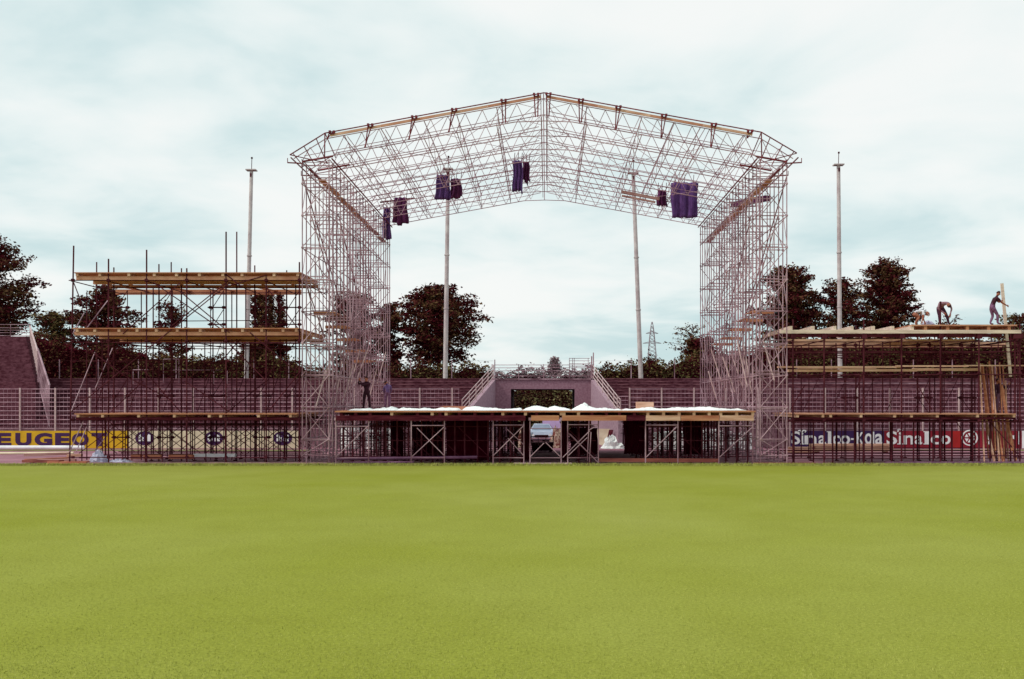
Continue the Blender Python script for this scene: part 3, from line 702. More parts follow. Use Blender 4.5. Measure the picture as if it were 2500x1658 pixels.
rs = thing('side_scaffold', 'scaffold with pale unfinished joists on top to the right of the stage', 'scaffold')
xa, xb = X(1930, YS0), X(2560, YS0)
fx = [(1936, 700 + 80), (2012, 806), (2109, 780), (2201, 806), (2296, 736), (2390, 806), (2478, 806), (2490, 790)]
for px, tp in fx: post(rs, X(px, YS0), YS0, 0, Z(tp, YS0), r=.030)
for i, (px, tp) in enumerate([(1956, 815), (2065, 800), (2090, 795), (2098, 815), (2130, 815), (2155, 815), (2240, 820), (2270, 815), (2282, 815), (2300, 815), (2350, 820), (2380, 820), (2420, 820), (2468, 815), (2485, 815)]):
    y = YM if i % 2 else YS1 - .3
    post(rs, X(px, y), y, 0, Z(tp, y), r=.023)
for px in (2075, 2255, 2360):
    xx = X(px, YM + 1); mb = MB()
    for d in (-.3, .3): mb.tube((xx + d, YM + 1, 0), (xx + d, YM + 1, 6.3), .024)
    for z in (3.3, 4.5, 5.4, 6.1): mb.tube((xx - .5, YM + 1, z), (xx + .5, YM + 1, z), .035); mb.knob((xx - .3, YM + 1, z), .08); mb.knob((xx + .3, YM + 1, z), .08)
    mb.tube((xx - .3, YM + 1, 3.3), (xx + .6, YM + 1, 2.0), .022); mb.build('ladder_frame', darktube, rs)
for k in range(8):
    xb_(rs, W(1960 + 68 * k, 1005, YS1), W(2005 + 68 * k, 910, YS1), r=.02); post(rs, X(1975 + 66 * k, YM + .8), YM + .8, 0, 6.2, r=.021)
for z in (.4, 2.12, 4.4, 6.02, 5.72, 5.5):
    for y in (YS0 + .04, YM, YS1 - .3):
        xb_(rs, (xa - .2, y, z), (xb, y, z + rr.uniform(-.04, .04)), name='ledger', r=.025)
for i, (px, tp) in enumerate(fx):
    x = X(px, YS0)
    for z in (2.15, 4.45, 6.1): xb_(rs, (x, YS0 - .2, z), (x, YS1, z), name='transom')
    MB().knob((x, YS0, 2.15), .07).knob((x, YS0, 4.5), .06).knob((x, YS0, 6.3), .12).knob((x, YS0, .4), .06).build('coupler', darktube, rs)
deck_edge(rs, X(1940, YS0), X(2478, YS0), YS0 - .12, YS1 - 1.2, Z(1009.5, YS0), lj([1946, 2008, 2027, 2101, 2183, 2224, 2287, 2385, 2474]), plyw, darkbeam, timberp, bh=.10)
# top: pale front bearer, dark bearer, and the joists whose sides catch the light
MB().box(X(1905, YS0), X(2490, YS0), YS0 - .14, YS0 - .02, Z(814.5, YS0), Z(806, YS0)).build('bearer', timberw, rs)
MB().box(X(1912, YS0), X(2444, YS0), YS0 - .06, YS0 + .12, Z(823, YS0), Z(815, YS0)).build('bearer', darkbeam, rs)
MB().box(X(1925, YS1), X(2440, YS1), YS1 - 1.1, YS1 - .9, 6.12, 6.32).build('bearer', timberp, rs)
MB().box(X(1900, YS1), X(2440, YS1), YS1 - .3, YS1 - .1, 6.05, 6.25).build('bearer', timberp, rs)
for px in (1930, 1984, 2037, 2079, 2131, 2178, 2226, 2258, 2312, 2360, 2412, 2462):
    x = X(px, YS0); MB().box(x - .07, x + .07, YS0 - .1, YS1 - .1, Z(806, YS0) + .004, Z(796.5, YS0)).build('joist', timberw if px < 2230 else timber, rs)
for k in range(9):
    MB().box(X(2224, YS0), X(2480, YS0), YS0 - .14 + k * .6, YS0 + .42 + k * .6, Z(796.5, YS0) + .003, Z(793, YS0)).build('deck_board', timber if k % 2 else plyw, rs)
# mid level planks
for a, b, py, y, h in ((1900, 2200, 894, 49.2, .08), (2190, 2365, 892, 49.1, .07), (2360, 2520, 891, 49.5, .06), (1925, 2060, 902, 49.6, .12), (2050, 2240, 901, 49.3, .12), (2230, 2390, 899, 50, .13), (1950, 2140, 897, 50.6, .06), (1925, 2380, 828, 50.5, .12)):
    MB().box(X(a, y), X(b, y), y, y + .25, Z(py, y) - h, Z(py, y)).build('loose_plank', timberp, rs)
for a, b in (((2240, 940), (2275, 1000)), ((2320, 1010), (2345, 1045)), ((1930, 1000), (1965, 940)), ((2412, 1025), (2482, 1105)), ((2110, 905), (2090, 950))):
    xb_(rs, W(a[0], a[1], YS0 + .3), W(b[0], b[1], YS0 + .3))
for row, y in enumerate((YS0 + .5, YM, YS1 - .2)):
    x = xa + .3 + row * .17
    while x < xb - .1:
        xo = x + rr.uniform(-.08, .08)
        MB().tube((xo, y, .05), (xo, y, 2.2), .042 if row == 0 else .03).box(xo - .08, xo + .08, y - .08, y + .08, .01, .06).build('upright', darktube, rs); x += .98 + .4 * row
    MB().tube((xa, y, .55), (xb, y, .55), .024).tube((xa, y, .28), (xb, y, .28), .024).build('ledger', darktube, rs)

# ------------------------------------------------------------------ main stage
sg = thing('main_stage', 'long low timber stage deck on a forest of dark props between the two towers', 'stage')
ZS = Z(1003, Y0); XS0, XS1 = X(818, Y0), X(1842, Y0)
for k in range(24):
    y = Y0 - .25 + k * .6
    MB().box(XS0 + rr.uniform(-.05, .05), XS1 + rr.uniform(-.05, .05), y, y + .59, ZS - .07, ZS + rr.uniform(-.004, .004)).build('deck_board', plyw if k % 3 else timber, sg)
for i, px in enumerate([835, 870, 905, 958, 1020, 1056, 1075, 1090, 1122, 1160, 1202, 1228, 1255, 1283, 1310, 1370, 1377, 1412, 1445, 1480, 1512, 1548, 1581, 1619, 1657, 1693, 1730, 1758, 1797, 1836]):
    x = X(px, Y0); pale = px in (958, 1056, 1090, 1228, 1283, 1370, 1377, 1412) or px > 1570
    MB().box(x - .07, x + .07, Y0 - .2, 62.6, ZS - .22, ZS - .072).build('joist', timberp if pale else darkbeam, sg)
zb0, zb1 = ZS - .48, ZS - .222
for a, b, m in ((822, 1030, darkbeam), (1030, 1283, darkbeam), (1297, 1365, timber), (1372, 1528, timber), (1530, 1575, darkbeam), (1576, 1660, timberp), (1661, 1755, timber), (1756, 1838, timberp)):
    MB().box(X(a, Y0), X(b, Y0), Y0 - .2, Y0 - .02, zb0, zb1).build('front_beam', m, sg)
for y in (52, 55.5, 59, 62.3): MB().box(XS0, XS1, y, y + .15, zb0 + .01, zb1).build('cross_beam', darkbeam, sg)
props = []
yy = Y0 + .9; row = 0
while yy < 62.4:
    x = XS0 + .15
    while x < XS1:
        xo = x + rr.uniform(-.06, .06)
        if not (-0.85 < xo < 0.78) and not (2.45 < xo < 4.6): props.append((xo, yy))
        x += .56
    yy += 2.5; row += 1
def prop(mb, x, y):
    mb.tube((x, y, .02), (x, y, zb0), .045); mb.box(x - .09, x + .09, y - .09, y + .09, .005, .03); mb.knob((x, y, 1.2), .05)
for x, y in props[:92]:
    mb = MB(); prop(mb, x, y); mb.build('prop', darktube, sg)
mb = MB()
for x, y in props[92:]: prop(mb, x, y)
tag(mb.build('rear_props', darktube, sg), kind='stuff')
yy = Y0 + .9; row = 0
while yy < 62.4:
    for a, b in ((XS0, -.85), (.78, 2.45), (4.6, XS1)):
        mb = MB()
        for z in (.35, 1.15, 1.85):
            mb.tube((a, yy + .04, z), (b, yy + .04, z), .024)
        x = a + .2
        while x < b - 1.4:
            if row % 2: mb.tube((x, yy, .4), (x + 1.44, yy, 1.8), .018)
            else: mb.tube((x, yy, 1.8), (x + 1.44, yy, .4), .018)
            x += 1.44
        mb.build('ledger_row', darktube, sg)
    yy += 2.5; row += 1
# light steel frames along the front
def sframe(a, b, pt, braces, pb=1124, base=True):
    mb = MB(); y = Y0 - .12
    for p in (a, b): mb.tube((X(p, y), y, .02), (X(p, y), y, zb0 + .1), .03)
    mb.tube(W(a, pt, y), W(b, pt, y), .022)
    if base: mb.tube(W(a, 1118, y), W(b, 1118, y), .02)
    for p in (a, b): mb.knob((X(p, y), y, zb0 + .08), .07)
    fo = mb.build('front_frame', galv, sg)
    for c, d in braces: MB().tube(W(c[0], c[1], y - .04), W(d[0], d[1], y - .04), .021).build('brace', galv, fo)
sframe(820, 900, 1041, [((821, 1115), (898, 1041))])
sframe(1004, 1085, 1039, [((1006, 1115), (1085, 1042)), ((1018, 1045), (1084, 1112))])
sframe(1204, 1279, 1038, [((1205, 1112), (1278, 1040)), ((1238, 1048), (1279, 1086)), ((1240, 1070), (1278, 1112))])
sframe(1294, 1370, 1046, [((1295, 1115), (1328, 1082)), ((1332, 1080), (1368, 1115))])
sframe(1386, 1461, 1037, [((1387, 1057), (1460, 1129)), ((1392, 1060), (1461, 1130)), ((1374, 1117), (1440, 1052)), ((1388, 1112), (1434, 1068)), ((1438, 1050), (1461, 1038)), ((1438, 1032), (1434, 1126)), ((1443, 1055), (1439, 1128))])
sframe(1576, 1655, 1038, [((1578, 1116), (1652, 1042))], base=False)
sframe(1755, 1838, 1040, [((1757, 1116), (1836, 1044))], base=False)
# black panels added between the props to stand in for deep shade
BG = 'black shade panels added under the stage front'
for lab, a, b, y, p0, p1 in (('black shade panel filling the braced frame left of centre under the stage', 1008, 1083, 52.6, 1030, 1119), ('widest black shade panel under the stage, left of centre', 1090, 1192, 50.2, 1026, 1124),
        ('narrow black shade panel left of the view through under the stage', 1281, 1293, 49.3, 1024, 1125), ('narrow black shade panel right of the view through under the stage', 1371, 1386, 49.3, 1024, 1125),
        ('black shade panel behind the crossed tubes right of centre under the stage', 1392, 1459, 53.0, 1045, 1112), ('black shade panel right of the leaning board under the stage', 1524, 1574, 51.0, 1026, 1108),
        ('black shade strip beside the left braced frame under the stage', 958, 984, 51.5, 1026, 1116), ('black shade strip between the two right braced frames under the stage', 1668, 1712, 52.0, 1026, 1110)):
    c_ = cloth(lab, a, b, p0, p1, y, a, 0, .03, m=black, thick=.08, name='black_shade'); c_['group'] = BG

# white sheeting crumpled along the stage
def sheeting(label, px0, px1, peaks, Yb, seed):
    rr = random.Random(seed); nx, ny = int((px1 - px0) * .45), 14; x0, x1 = X(px0, Yb), X(px1, Yb); vs = []; fs = []
    hs = [rr.uniform(0, 1) for _ in range(nx + 8)]
    for j in range(ny + 1):
        v = j / ny
        for i in range(nx + 1):
            u = i / nx; px = px0 + u * (px1 - px0)
            h = .035 + .07 * abs(math.sin(px * .051 + seed)) * abs(math.sin(px * .017 + 1)) + .03 * hs[i // 3] + .035 * hs[(i // 5) + 3] * math.sin(v * 7 + i * .2) ** 2
            for pc, ph, pw in peaks: h += .8 * ph * max(0, 1 - abs(px - pc - 14 * (v - .4)) / pw) ** 1.1 * (.6 + .4 * math.sin(v * 5 + seed))
            env = math.sin(math.pi * min(1, max(0, v))) ** .7 * min(1, u * 25) * min(1, (1 - u) * 25)
            x = x0 + u * (x1 - x0) + .03 * rr.uniform(-1, 1); y = Yb + v * 2.2 + .25 * math.sin(px * .06 + seed) + .03 * rr.uniform(-1, 1)
            vs.append((x, y, ZS + .012 + h * env))
    w_ = nx + 1
    for j in range(ny):
        for i in range(nx): a = j * w_ + i; fs.append((a, a + 1, a + w_ + 1, a + w_))
    return tag(MB().add(vs, fs).build('plastic_sheet', white), label, 'sheeting', 'white plastic sheets on the stage')
sheeting('flat white plastic sheet at the left end of the stage by the two men', 845, 966, [(890, .05, 50), (952, .16, 16)], 49.0, 1)
sheeting('white plastic sheet with a low fold, between the left end and the tunnel stairs', 968, 1120, [(1005, .12, 20), (1033, .18, 16), (1080, .24, 32)], 49.1, 2)
sheeting('white plastic sheet folded up in front of the left tunnel stairs', 1125, 1274, [(1158, .30, 45), (1272, .22, 22)], 49.1, 3)
sheeting('white plastic sheet in front of the tunnel opening', 1276, 1395, [(1300, .20, 30), (1350, .20, 35)], 49.2, 4)
sheeting('white plastic sheet with the tallest heap, right of the tunnel opening', 1397, 1520, [(1427, .42, 27)], 49.2, 5)
sheeting('long low white plastic sheet on the right end of the stage', 1522, 1828, [(1592, .14, 26), (1665, .12, 30), (1730, .14, 40)], 49.2, 6)
tag(MB().box(X(1555, 51.6), X(1596, 51.6), 51.6, 52.3, ZS + .006, Z(981.5, 51.6)).box(X(1554, 51.6), X(1575, 51.6), 51.585, 51.6, Z(987, 51.6), Z(981, 51.6)).build('cardboard_box', timberp), 'square tan box standing on the white sheeting on the stage', 'box')
mb = MB()
for k in range(5): mb.bar((X(1060 + k * 5, 51), 50.6 + k * .2, ZS + .05 + .04 * k), (X(1165 - k * 4, 51), 50.8 + k * .1, ZS + .05 + .035 * k), .22, .035)
tag(mb.build('plywood_sheets', plyw), 'loose brown boards lying on the stage behind the folded white sheets', 'boards')

# ------------------------------------------------------------------ things on the ground
def lying(name, label, segs, m, cat, r=None, wd=.2, ht=.05, group=None):
    mb = MB()
    for p, q in segs:
        if r: mb.tube(p, q, r, 8)
        else: mb.bar(p, q, wd, ht)
    return tag(mb.build(name, m), label, cat, group)
def gp(px, Y, z=.03): return Vector((X(px, Y), Y, z))
lying('steel_pipe', 'long dark purple pipe lying along the pitch edge left of centre', [(gp(818, 48.75, .28), gp(1165, 49.2, .34))], mat('violet_steel', (.16, .07, .13), (.09, .03, .07), 2, .6), 'pipe', r=.075)
lying('steel_pipe', 'second dark pipe lying in front of the long purple pipe at the pitch edge', [(gp(838, 48.6, .1), gp(1010, 48.7, .12))], MATS['violet_steel'], 'pipe', r=.06)
lying('timber_beam', 'reddish beam lying along the foot of the stage right of centre', [(gp(1463, 48.9, .22), gp(1755, 48.9, .20))], mat('red_timber', (.27, .085, .06), (.15, .035, .03), 2, .85, stretch=(.4, 1, 2)), 'beam', wd=.2, ht=.17)
lying('steel_pipe', 'dark pipe lying on the kerb below the right scaffold', [(gp(2160, 48.65, .09), gp(2500, 48.65, .09))], MATS['violet_steel'], 'pipe', r=.07)
lying('sole_plank', 'pale flat plank under the frames at the stage centre', [(gp(1255, 48.65, .07), gp(1396, 48.65, .07))], linem, 'plank', wd=.3, ht=.05)
lying('sole_plank', 'dark flat plank at the foot of the right roof tower', [(gp(1840, 48.6, .08), gp(1990, 48.6, .08))], MATS['red_timber'], 'plank', wd=.3, ht=.06)
lying('sole_plank', 'long brown plank lying on the kerb below the left scaffold', [(gp(215, 48.62, .09), gp(800, 48.62, .08))], kerbm, 'plank', wd=.22, ht=.06)
lying('white_pipe', 'long thick white pipe lying on the track at the left edge', [(gp(-40, 60.5, .32), gp(205, 60.5, .32))], wht, 'pipe', r=.12)
lying('white_pipe', 'thinner cream pipe lying in front of the thick white pipe', [(gp(-40, 56.5, .16), gp(180, 56.2, .2))], cream, 'pipe', r=.07)
orange = mat('orange_timber', (.50, .20, .11), (.36, .10, .06), 2, .85, stretch=(.4, 1, 2))
pinkw = mat('pink_timber', (.60, .36, .31), (.42, .2, .18), 2, .85, stretch=(.4, 1, 2))
for i, (a, b, ya, yb, z, m, l) in enumerate(((58, 170, 51.5, 52.5, .34, pinkw, 'topmost pale plank of the loose pile at the left edge of the track'), (62, 165, 50, 51.4, .14, orange, 'orange plank in the loose pile on the track at the left'),
        (60, 150, 49.8, 49.1, .12, MATS['red_timber'], 'dark red plank pointing at the kerb in the loose pile at left'), (90, 185, 49.9, 50.3, .12, pinkw, 'pale pink plank lying beside the first scaffold post at left'),
        (120, 215, 49.2, 48.9, .07, orange, 'orange plank lying across the kerb before the first scaffold post'), (165, 200, 51.5, 51.6, .3, timberp, 'short pale plank resting high beside the first scaffold post'))):
    lying('loose_plank', l, [(gp(a, ya, z), gp(b, yb, z + .02))], m, 'plank', wd=.34, ht=.13, group='loose planks at the left edge')
for i, (a, b, Y, z, m, l) in enumerate(((322, 345, 50.2, .17, orange, 'short orange beam at the foot of the left scaffold beside the white heap'), (352, 395, 50.2, .17, orange, 'orange beam under the left scaffold below the first round emblem'), (414, 472, 50.2, .17, orange, 'longest orange beam under the left scaffold below the cream boards'), (474, 575, 51.4, .16, wht, 'long white board lying under the left scaffold right of the orange beams'))):
    lying('timber_beam', l, [(gp(a, Y, z + .14), gp(b, Y, z + .14))], m, 'beam', wd=.3, ht=.2)
def stack(name, label, px0, px1, Y, z0, rows, m, h=.16):
    t = thing(name, label, 'timber stack'); r_ = random.Random(px0)
    for k in range(rows):
        for j in range(3):
            MB().box(X(px0, Y) + r_.uniform(-.2, .2), X(px1, Y) + r_.uniform(-.2, .2), Y + j * .26, Y + j * .26 + .24, z0 + k * h, z0 + k * h + h - .03).build('plank', m, t)
    MB().box(X(px0 + 12, Y), X(px0 + 16, Y), Y - .02, Y + .8, .01, z0).box(X(px1 - 16, Y), X(px1 - 12, Y), Y - .02, Y + .8, .01, z0).build('bearer_block', darkbeam, t)
stack('timber_stack', 'high stack of pale planks below the navy lettered board', 1985, 2180, 60, .10, 3, timberp)
stack('timber_stack', 'low stack of pale planks right of the right roof tower', 1934, 1984, 59, .10, 2, timberp)
# heaps of sheeting and rubbish
def heap(name, label, cat, px, Y, w_, h, m, seed, d=.5):
    rr = random.Random(seed); nr, na = 7, 18; vs = [(X(px, Y), Y, h)]; fs = []
    for r in range(1, nr + 1):
        t = r / nr
        for a in range(na):
            an = 2 * math.pi * a / na; k = 1 + rr.uniform(-.22, .22)
            vs.append((X(px, Y) + w_ * t * k * math.cos(an), Y + d * t * k * math.sin(an), max(.012, h * (1 - t ** 2.2) * (1 + rr.uniform(-.34, .2)))))
    for a in range(na): fs.append((0, 1 + a, 1 + (a + 1) % na))
    for r in range(nr - 1):
        for a in range(na): b = 1 + r * na; fs.append((b + a, b + na + a, b + na + (a + 1) % na, b + (a + 1) % na))
    return tag(MB().add(vs, fs).build(name, m), label, cat)
bluew = mat('bluish_sheeting', (.60, .60, .74), (.4, .38, .52), 4, .5, .4, 9)
heap('sheeting_heap', 'bluish white sheeting heap at the left scaffold foot', 'sheeting', 242, 49.6, .48, .62, bluew, 3)
heap('sheeting_heap', 'flat mauve white sheeting spread beside the heap at the left scaffold foot', 'sheeting', 290, 49.8, .75, .22, bluew, 4)
heap('sheeting_heap', 'white sheeting heap at the foot of the leaning board under the stage', 'sheeting', 1491, 66.2, .62, .80, white, 5)
heap('sheeting_heap', 'small white sheeting scraps right of the leaning board under the stage', 'sheeting', 1514, 66.2, .40, .35, white, 6)
trash = mat('crumpled_packing', (.62, .46, .36), (.22, .06, .05), 5, .9, .6, 12, lo=.42, hi=.56)
heap('packing_heap', 'tall heap of crumpled cream and brown packing in the view through under the stage', 'rubbish', 1358, 67.2, .50, 1.35, trash, 7)
heap('packing_heap', 'heap of crumpled packing partly hidden at the left of the view through', 'rubbish', 1274, 67.5, .5, 1.1, trash, 8)
tb = thing('leaning_board', 'tan board leaning in the opening right of centre under the stage', 'board')
a = [W(1458, 1047, 68.2), W(1488, 1047, 68.2), W(1494, 1052, 68.0), W(1480, 1091, 67.0), W(1458, 1084, 67.4)]
mb = MB(); mb.add(a + [p + Vector((0, .05, 0)) for p in a], [(0, 4, 3, 2, 1), (5, 6, 7, 8, 9)] + [(i, (i + 1) % 5, (i + 1) % 5 + 5, i + 5) for i in range(5)]); mb.build('panel', mat('tan_board', (.55, .44, .33), (.46, .34, .25), 2, .8), tb)
mb = MB().bar(W(1492, 1050, 67.9), W(1484, 1089, 67.2), .30, .06); mb.build('edge_board', darkbeam, tb)
tag(MB().bar(W(1396, 1046, 57), W(1406, 1072, 57), .10, .2).bar(W(1400, 1070, 57), W(1400, 1086, 57), .12, .2).build('leaning_plank', timber), 'brown plank leaning behind the crossed tubes under the stage', 'plank')
for i, (a, b, p0, p1, l) in enumerate(((830, 872, 1046, 1096, 'leftmost of the white blocks added behind the stage'), (888, 925, 1050, 1096, 'white block added behind the stage, beside the left braced frame'), (936, 975, 1048, 1096, 'added white block seen between the black shade panels left of centre'), (1596, 1668, 1055, 1096, 'widest white block added behind the stage right half'), (1715, 1765, 1050, 1096, 'white block added behind the right half of the stage'), (1780, 1836, 1056, 1096, 'white block added behind the right end of the stage'))):
    Y = 64.6; MBp = MB(); n = 9; x0, x1, z1 = X(a, Y), X(b, Y), Z(p0, Y); r_ = random.Random(i); vs = []; fs = []  # plain white blocks added to give the pale patches between the props
    for j in range(n + 1):
        x = x0 + (x1 - x0) * j / n; k = r_.uniform(-.05, .05); vs += [(x, Y + k, .02), (x, Y + .06 + k * .5, z1 + r_.uniform(-.06, .04)), (x, Y + 1.0, z1 + r_.uniform(-.06, .04)), (x, Y + 1.05, .02)]
    for j in range(n):
        for k in range(3): q = j * 4 + k; fs.append((q, q + 4, q + 5, q + 1))
    fs += [(0, 1, 2, 3), tuple(n * 4 + k for k in (3, 2, 1, 0))]
    tag(MBp.add(vs, fs).build('white_block', white), l, 'pallet', 'white blocks added behind the stage')
# dark flat trailer in the gap and pale car beyond
ct = thing('flat_trailer', 'dark flat trailer parked in the gap under the stage centre', 'trailer')
Yc = 61.0
MB().box(X(1296, Yc), X(1352, Yc), Yc, Yc + 2.4, .42, .58).build('bed', darkbeam, ct)
mb = MB()
for z in (.75, .98): mb.tube((X(1296, Yc), Yc, z), (X(1352, Yc), Yc, z), .025)
for px in (1297, 1314, 1333, 1351): mb.tube((X(px, Yc), Yc, .42), (X(px, Yc), Yc, 1.0), .025)
mb.build('side_rail', galv, ct)
for px in (1305, 1344):
    mb = MB(); mb.tube((X(px, Yc), Yc + .3, .24), (X(px, Yc), Yc + .3, .26), .1); mb = MB(); mb.tube((X(px, Yc) - .1, Yc + .5, .25), (X(px, Yc) + .1, Yc + .5, .25), .24, 16); mb.build('wheel', black, ct)
MB().box(X(1298, Yc), X(1350, Yc), Yc - .04, Yc, .1, .42).build('tail_skirt', black, ct)
car = thing('parked_car', 'pale blue car facing the pitch beyond the stage, seen through the gap', 'car')
Yv = 74.0; cx0 = X(1322, Yv); carb = mat('pale_blue_paint', (.44, .50, .62), (.36, .42, .54), 2, .3, spec=.6); glass = mat('car_glass', (.22, .27, .36), (.15, .19, .28), 1, .1, spec=.8)
def carbody():
    secs = [(0, .80, .35, .62), (.1, .84, .30, .86), (.9, .86, .28, .96), (1.15, .86, .28, 1.0), (1.7, .70, .28, 1.42), (3.0, .70, .28, 1.45), (3.6, .84, .28, 1.0), (4.2, .82, .32, .9)]
    vs = []; fs = []
    for y, hw, zb, zt_ in secs:
        top = hw if zt_ < 1.2 else .58
        ring = [(-hw * .95, zb), (-.86, .55), (-.85, min(.9, zt_ - .05)), (-top, zt_), (top, zt_), (.85, min(.9, zt_ - .05)), (.86, .55), (hw * .95, zb)]
        vs += [(cx0 + u, Yv + y, v) for u, v in ring]
    for s in range(len(secs) - 1):
        for i in range(8): a = s * 8 + i; b = s * 8 + (i + 1) % 8; fs.append((a, b, b + 8, a + 8))
    fs.append(tuple(range(7, -1, -1))); k = (len(secs) - 1) * 8; fs.append(tuple(range(k, k + 8)))
    return MB().add(vs, fs)
carbody().build('body', carb, car)
MB().add([(cx0 - .74, Yv + 1.13, 1.02), (cx0 + .74, Yv + 1.13, 1.02), (cx0 + .56, Yv + 1.64, 1.40), (cx0 - .56, Yv + 1.64, 1.40)], [(0, 1, 2, 3)]).build('windscreen', glass, car)
MB().box(cx0 - .5, cx0 + .5, Yv - .03, Yv + .02, .48, .66).build('grille', black, car)
for s in (-1, 1):
    MB().tube((cx0 + s * .64, Yv - .04, .62), (cx0 + s * .64, Yv + .02, .62), .11, 14).build('headlight', wht, car)
    for y in (.75, 3.3): MB().tube((cx0 + s * .87, Yv + y, .3), (cx0 + s * .85, Yv + y, .3), .17, 12).build('rim', galv, MB().tube((cx0 + s * .86, Yv + y, .3), (cx0 + s * .68, Yv + y, .3), .3, 16).build('wheel', black, car))
MB().box(cx0 - .82, cx0 + .82, Yv - .1, Yv, .36, .46).build('bumper', galv, car)
van = thing('parked_van', 'white van with a sloping windscreen beyond the car, seen through the gap', 'van')
Yw = 80.5; vx = X(1352, Yw)
prof = [(0, .35), (0, 1.0), (.35, 1.15), (1.0, 2.0), (4.4, 2.05), (4.5, .35)]
vs = [(vx + s * .9, Yw - 4.6 + y, z) for s in (-1, 1) for y, z in prof]; n = len(prof)
MB().add(vs, [tuple(range(n)), tuple(range(2 * n - 1, n - 1, -1))] + [(i, i + n, (i + 1) % n + n, (i + 1) % n) for i in range(n)]).build('body', mat('violet_van_paint', (.36, .24, .42), (.3, .2, .35), 2, .4), van)
MB().add([(vx - .78, Yw - 4.6 + .42, 1.2), (vx + .78, Yw - 4.6 + .42, 1.2), (vx + .74, Yw - 4.6 + .93, 1.86), (vx - .74, Yw - 4.6 + .93, 1.86)], [(0, 1, 2, 3)]).build('windscreen', glass, van)
for s in (-1, 1):
    MB().tube((vx + s * .65, Yw - 4.66, .75), (vx + s * .65, Yw - 4.6, .75), .12, 12).build('headlight', wht, van)
    for y in (.9, 3.7): MB().tube((vx + s * .92, Yw - 4.6 + y, .33), (vx + s * .7, Yw - 4.6 + y, .33), .33, 16).build('wheel', black, van)

# bundle of planks leaning at the right and the long plank held by the man
for i, (a, b, ya, yb) in enumerate((((2392, 888), (2403, 1128), 50.2, 49.2), ((2397, 890), (2412, 1010), 50.3, 49.9), ((2415, 882), (2430, 1100), 50.4, 49.3), ((2421, 892), (2440, 1130), 50.2, 49.1), ((2440, 886), (2452, 1128), 50.5, 49.2), ((2428, 1000), (2449, 1128), 50, 49.0), ((2405, 1010), (2428, 1130), 50, 49.1), ((2445, 940), (2472, 1100), 50, 49.2), ((2460, 1020), (2480, 1125), 50, 49.2), ((2455, 930), (2462, 1128), 50.6, 49.6))):
    lab = ['leftmost plank of the leaning bundle in the right scaffold', 'short plank second from the left in the leaning bundle', 'third plank from the left in the leaning bundle, with its top above the mid planks', 'fourth plank from the left in the leaning bundle', 'plank with its top just left of the man in the scaffold', 'low plank leaning below the deck under the bundle centre', 'low plank leaning below the deck at the bundle left', 'plank slanting down to the right past the man in the scaffold', 'rightmost low plank of the leaning bundle', 'upright plank behind the man in the scaffold'][i]
    lying('leaning_plank', lab, [(W(a[0], a[1], ya), W(b[0], b[1], yb))], timber if i % 3 else timberp, 'plank', wd=.05, ht=.13 + .02 * (i % 3), group='planks leaning in the right scaffold')
lying('held_plank', 'long upright pale plank gripped by the man at the right', [(W(2446, 692, 50.4), W(2467, 920, 50.4))], timberw, 'plank', wd=.05, ht=.15)

for i in range(7):
    a = 2400 + i * 8; yb_ = 49.5 + .12 * i
    lying('leaning_plank', ['dark rough plank at the back of the leaning bundle, far left', 'dark rough plank, second from the left at the back of the bundle', 'dark rough plank, third from the left at the back of the bundle', 'dark rough plank at the middle of the back of the bundle', 'dark rough plank, third from the right at the back of the bundle', 'dark rough plank, second from the right at the back of the bundle', 'dark rough plank at the back of the leaning bundle, far right'][i], [(W(a, 893 + 5 * (i % 3), yb_ + 1.4), W(a + 13 + 3 * (i % 2), 1118, yb_ + .2))], MATS['red_timber'] if i % 2 else timber, 'plank', wd=.05, ht=.14, group='planks leaning in the right scaffold')

# white rails standing on the terrace behind the left scaffold
for lab, pts in (('low white railing standing behind the left scaffold, left of the mast', [((325, 940), (325, 903), (362, 903))]), ('tall narrow white frame behind the left scaffold', [((399, 935), (399, 877), (437, 877), (437, 935))]), ('long low white railing behind the left scaffold beside the tall frame', [((420, 904), (555, 904), (555, 940)), ((522, 904), (522, 940))])):
    t = thing('terrace_railing', lab, 'railing')
    for p in pts: MB().poly([W(q[0], q[1], 78.2) for q in p], .026).build('rail', galv, t)

# ------------------------------------------------------------------ masts and pylon
def mast(label, pxb, pxt, pyt, Y, wpx, spike=True):
    t = thing('floodlight_mast', label, 'mast', (0, 0, 0), 'tall masts behind the terraces'); r = wpx * Y / FPX / 2
    a = Vector((X(pxb, Y), Y, TZ1 - .3)); b = W(pxt, pyt, Y)
    MB().tube(a, b, r, 12, r * .78).build('shaft', mastm, t)
    if spike:
        MB().box(b.x - .42, b.x + .42, Y - .3, Y + .3, b.z + .0, b.z + .09).build('head_plate', mastm, t)
        MB().tube(b, (b.x + .03, Y, b.z + 1.05), .03).build('spike', darktube, t); MB().tube((b.x + .03, Y, b.z + 1.0), (b.x + .03, Y, b.z + 1.13), .08, 8).build('spike_cap', darktube, t)
        MB().box(b.x - .07, b.x + .07, Y - r - .06, Y - r, b.z - .55, b.z - .25).build('junction_box', darktube, t)
    for z in (.35, .6): 
        zz = a.z + (b.z - a.z) * z; p = a.lerp(b, z); MB().tube((p.x, Y, zz - .05), (p.x, Y, zz + .05), r * 1.12, 12).build('band', mastm, t)
mast('pale mast rising behind the left timber scaffold', 601, 614, 417, 83, 11)
mast('pale mast standing left of the tunnel, second from the left', 1087, 1094, 414, 83, 11.5)
mast('pale mast standing right of the tunnel, its top within the roof lattice', 1565, 1546, 424, 83, 11.5)
mast('tall pale mast in front of the right trees', 2051, 2047, 404, 83, 11.5)
py = thing('electricity_pylon', 'distant lattice pylon with drooping arms right of the tunnel', 'pylon')
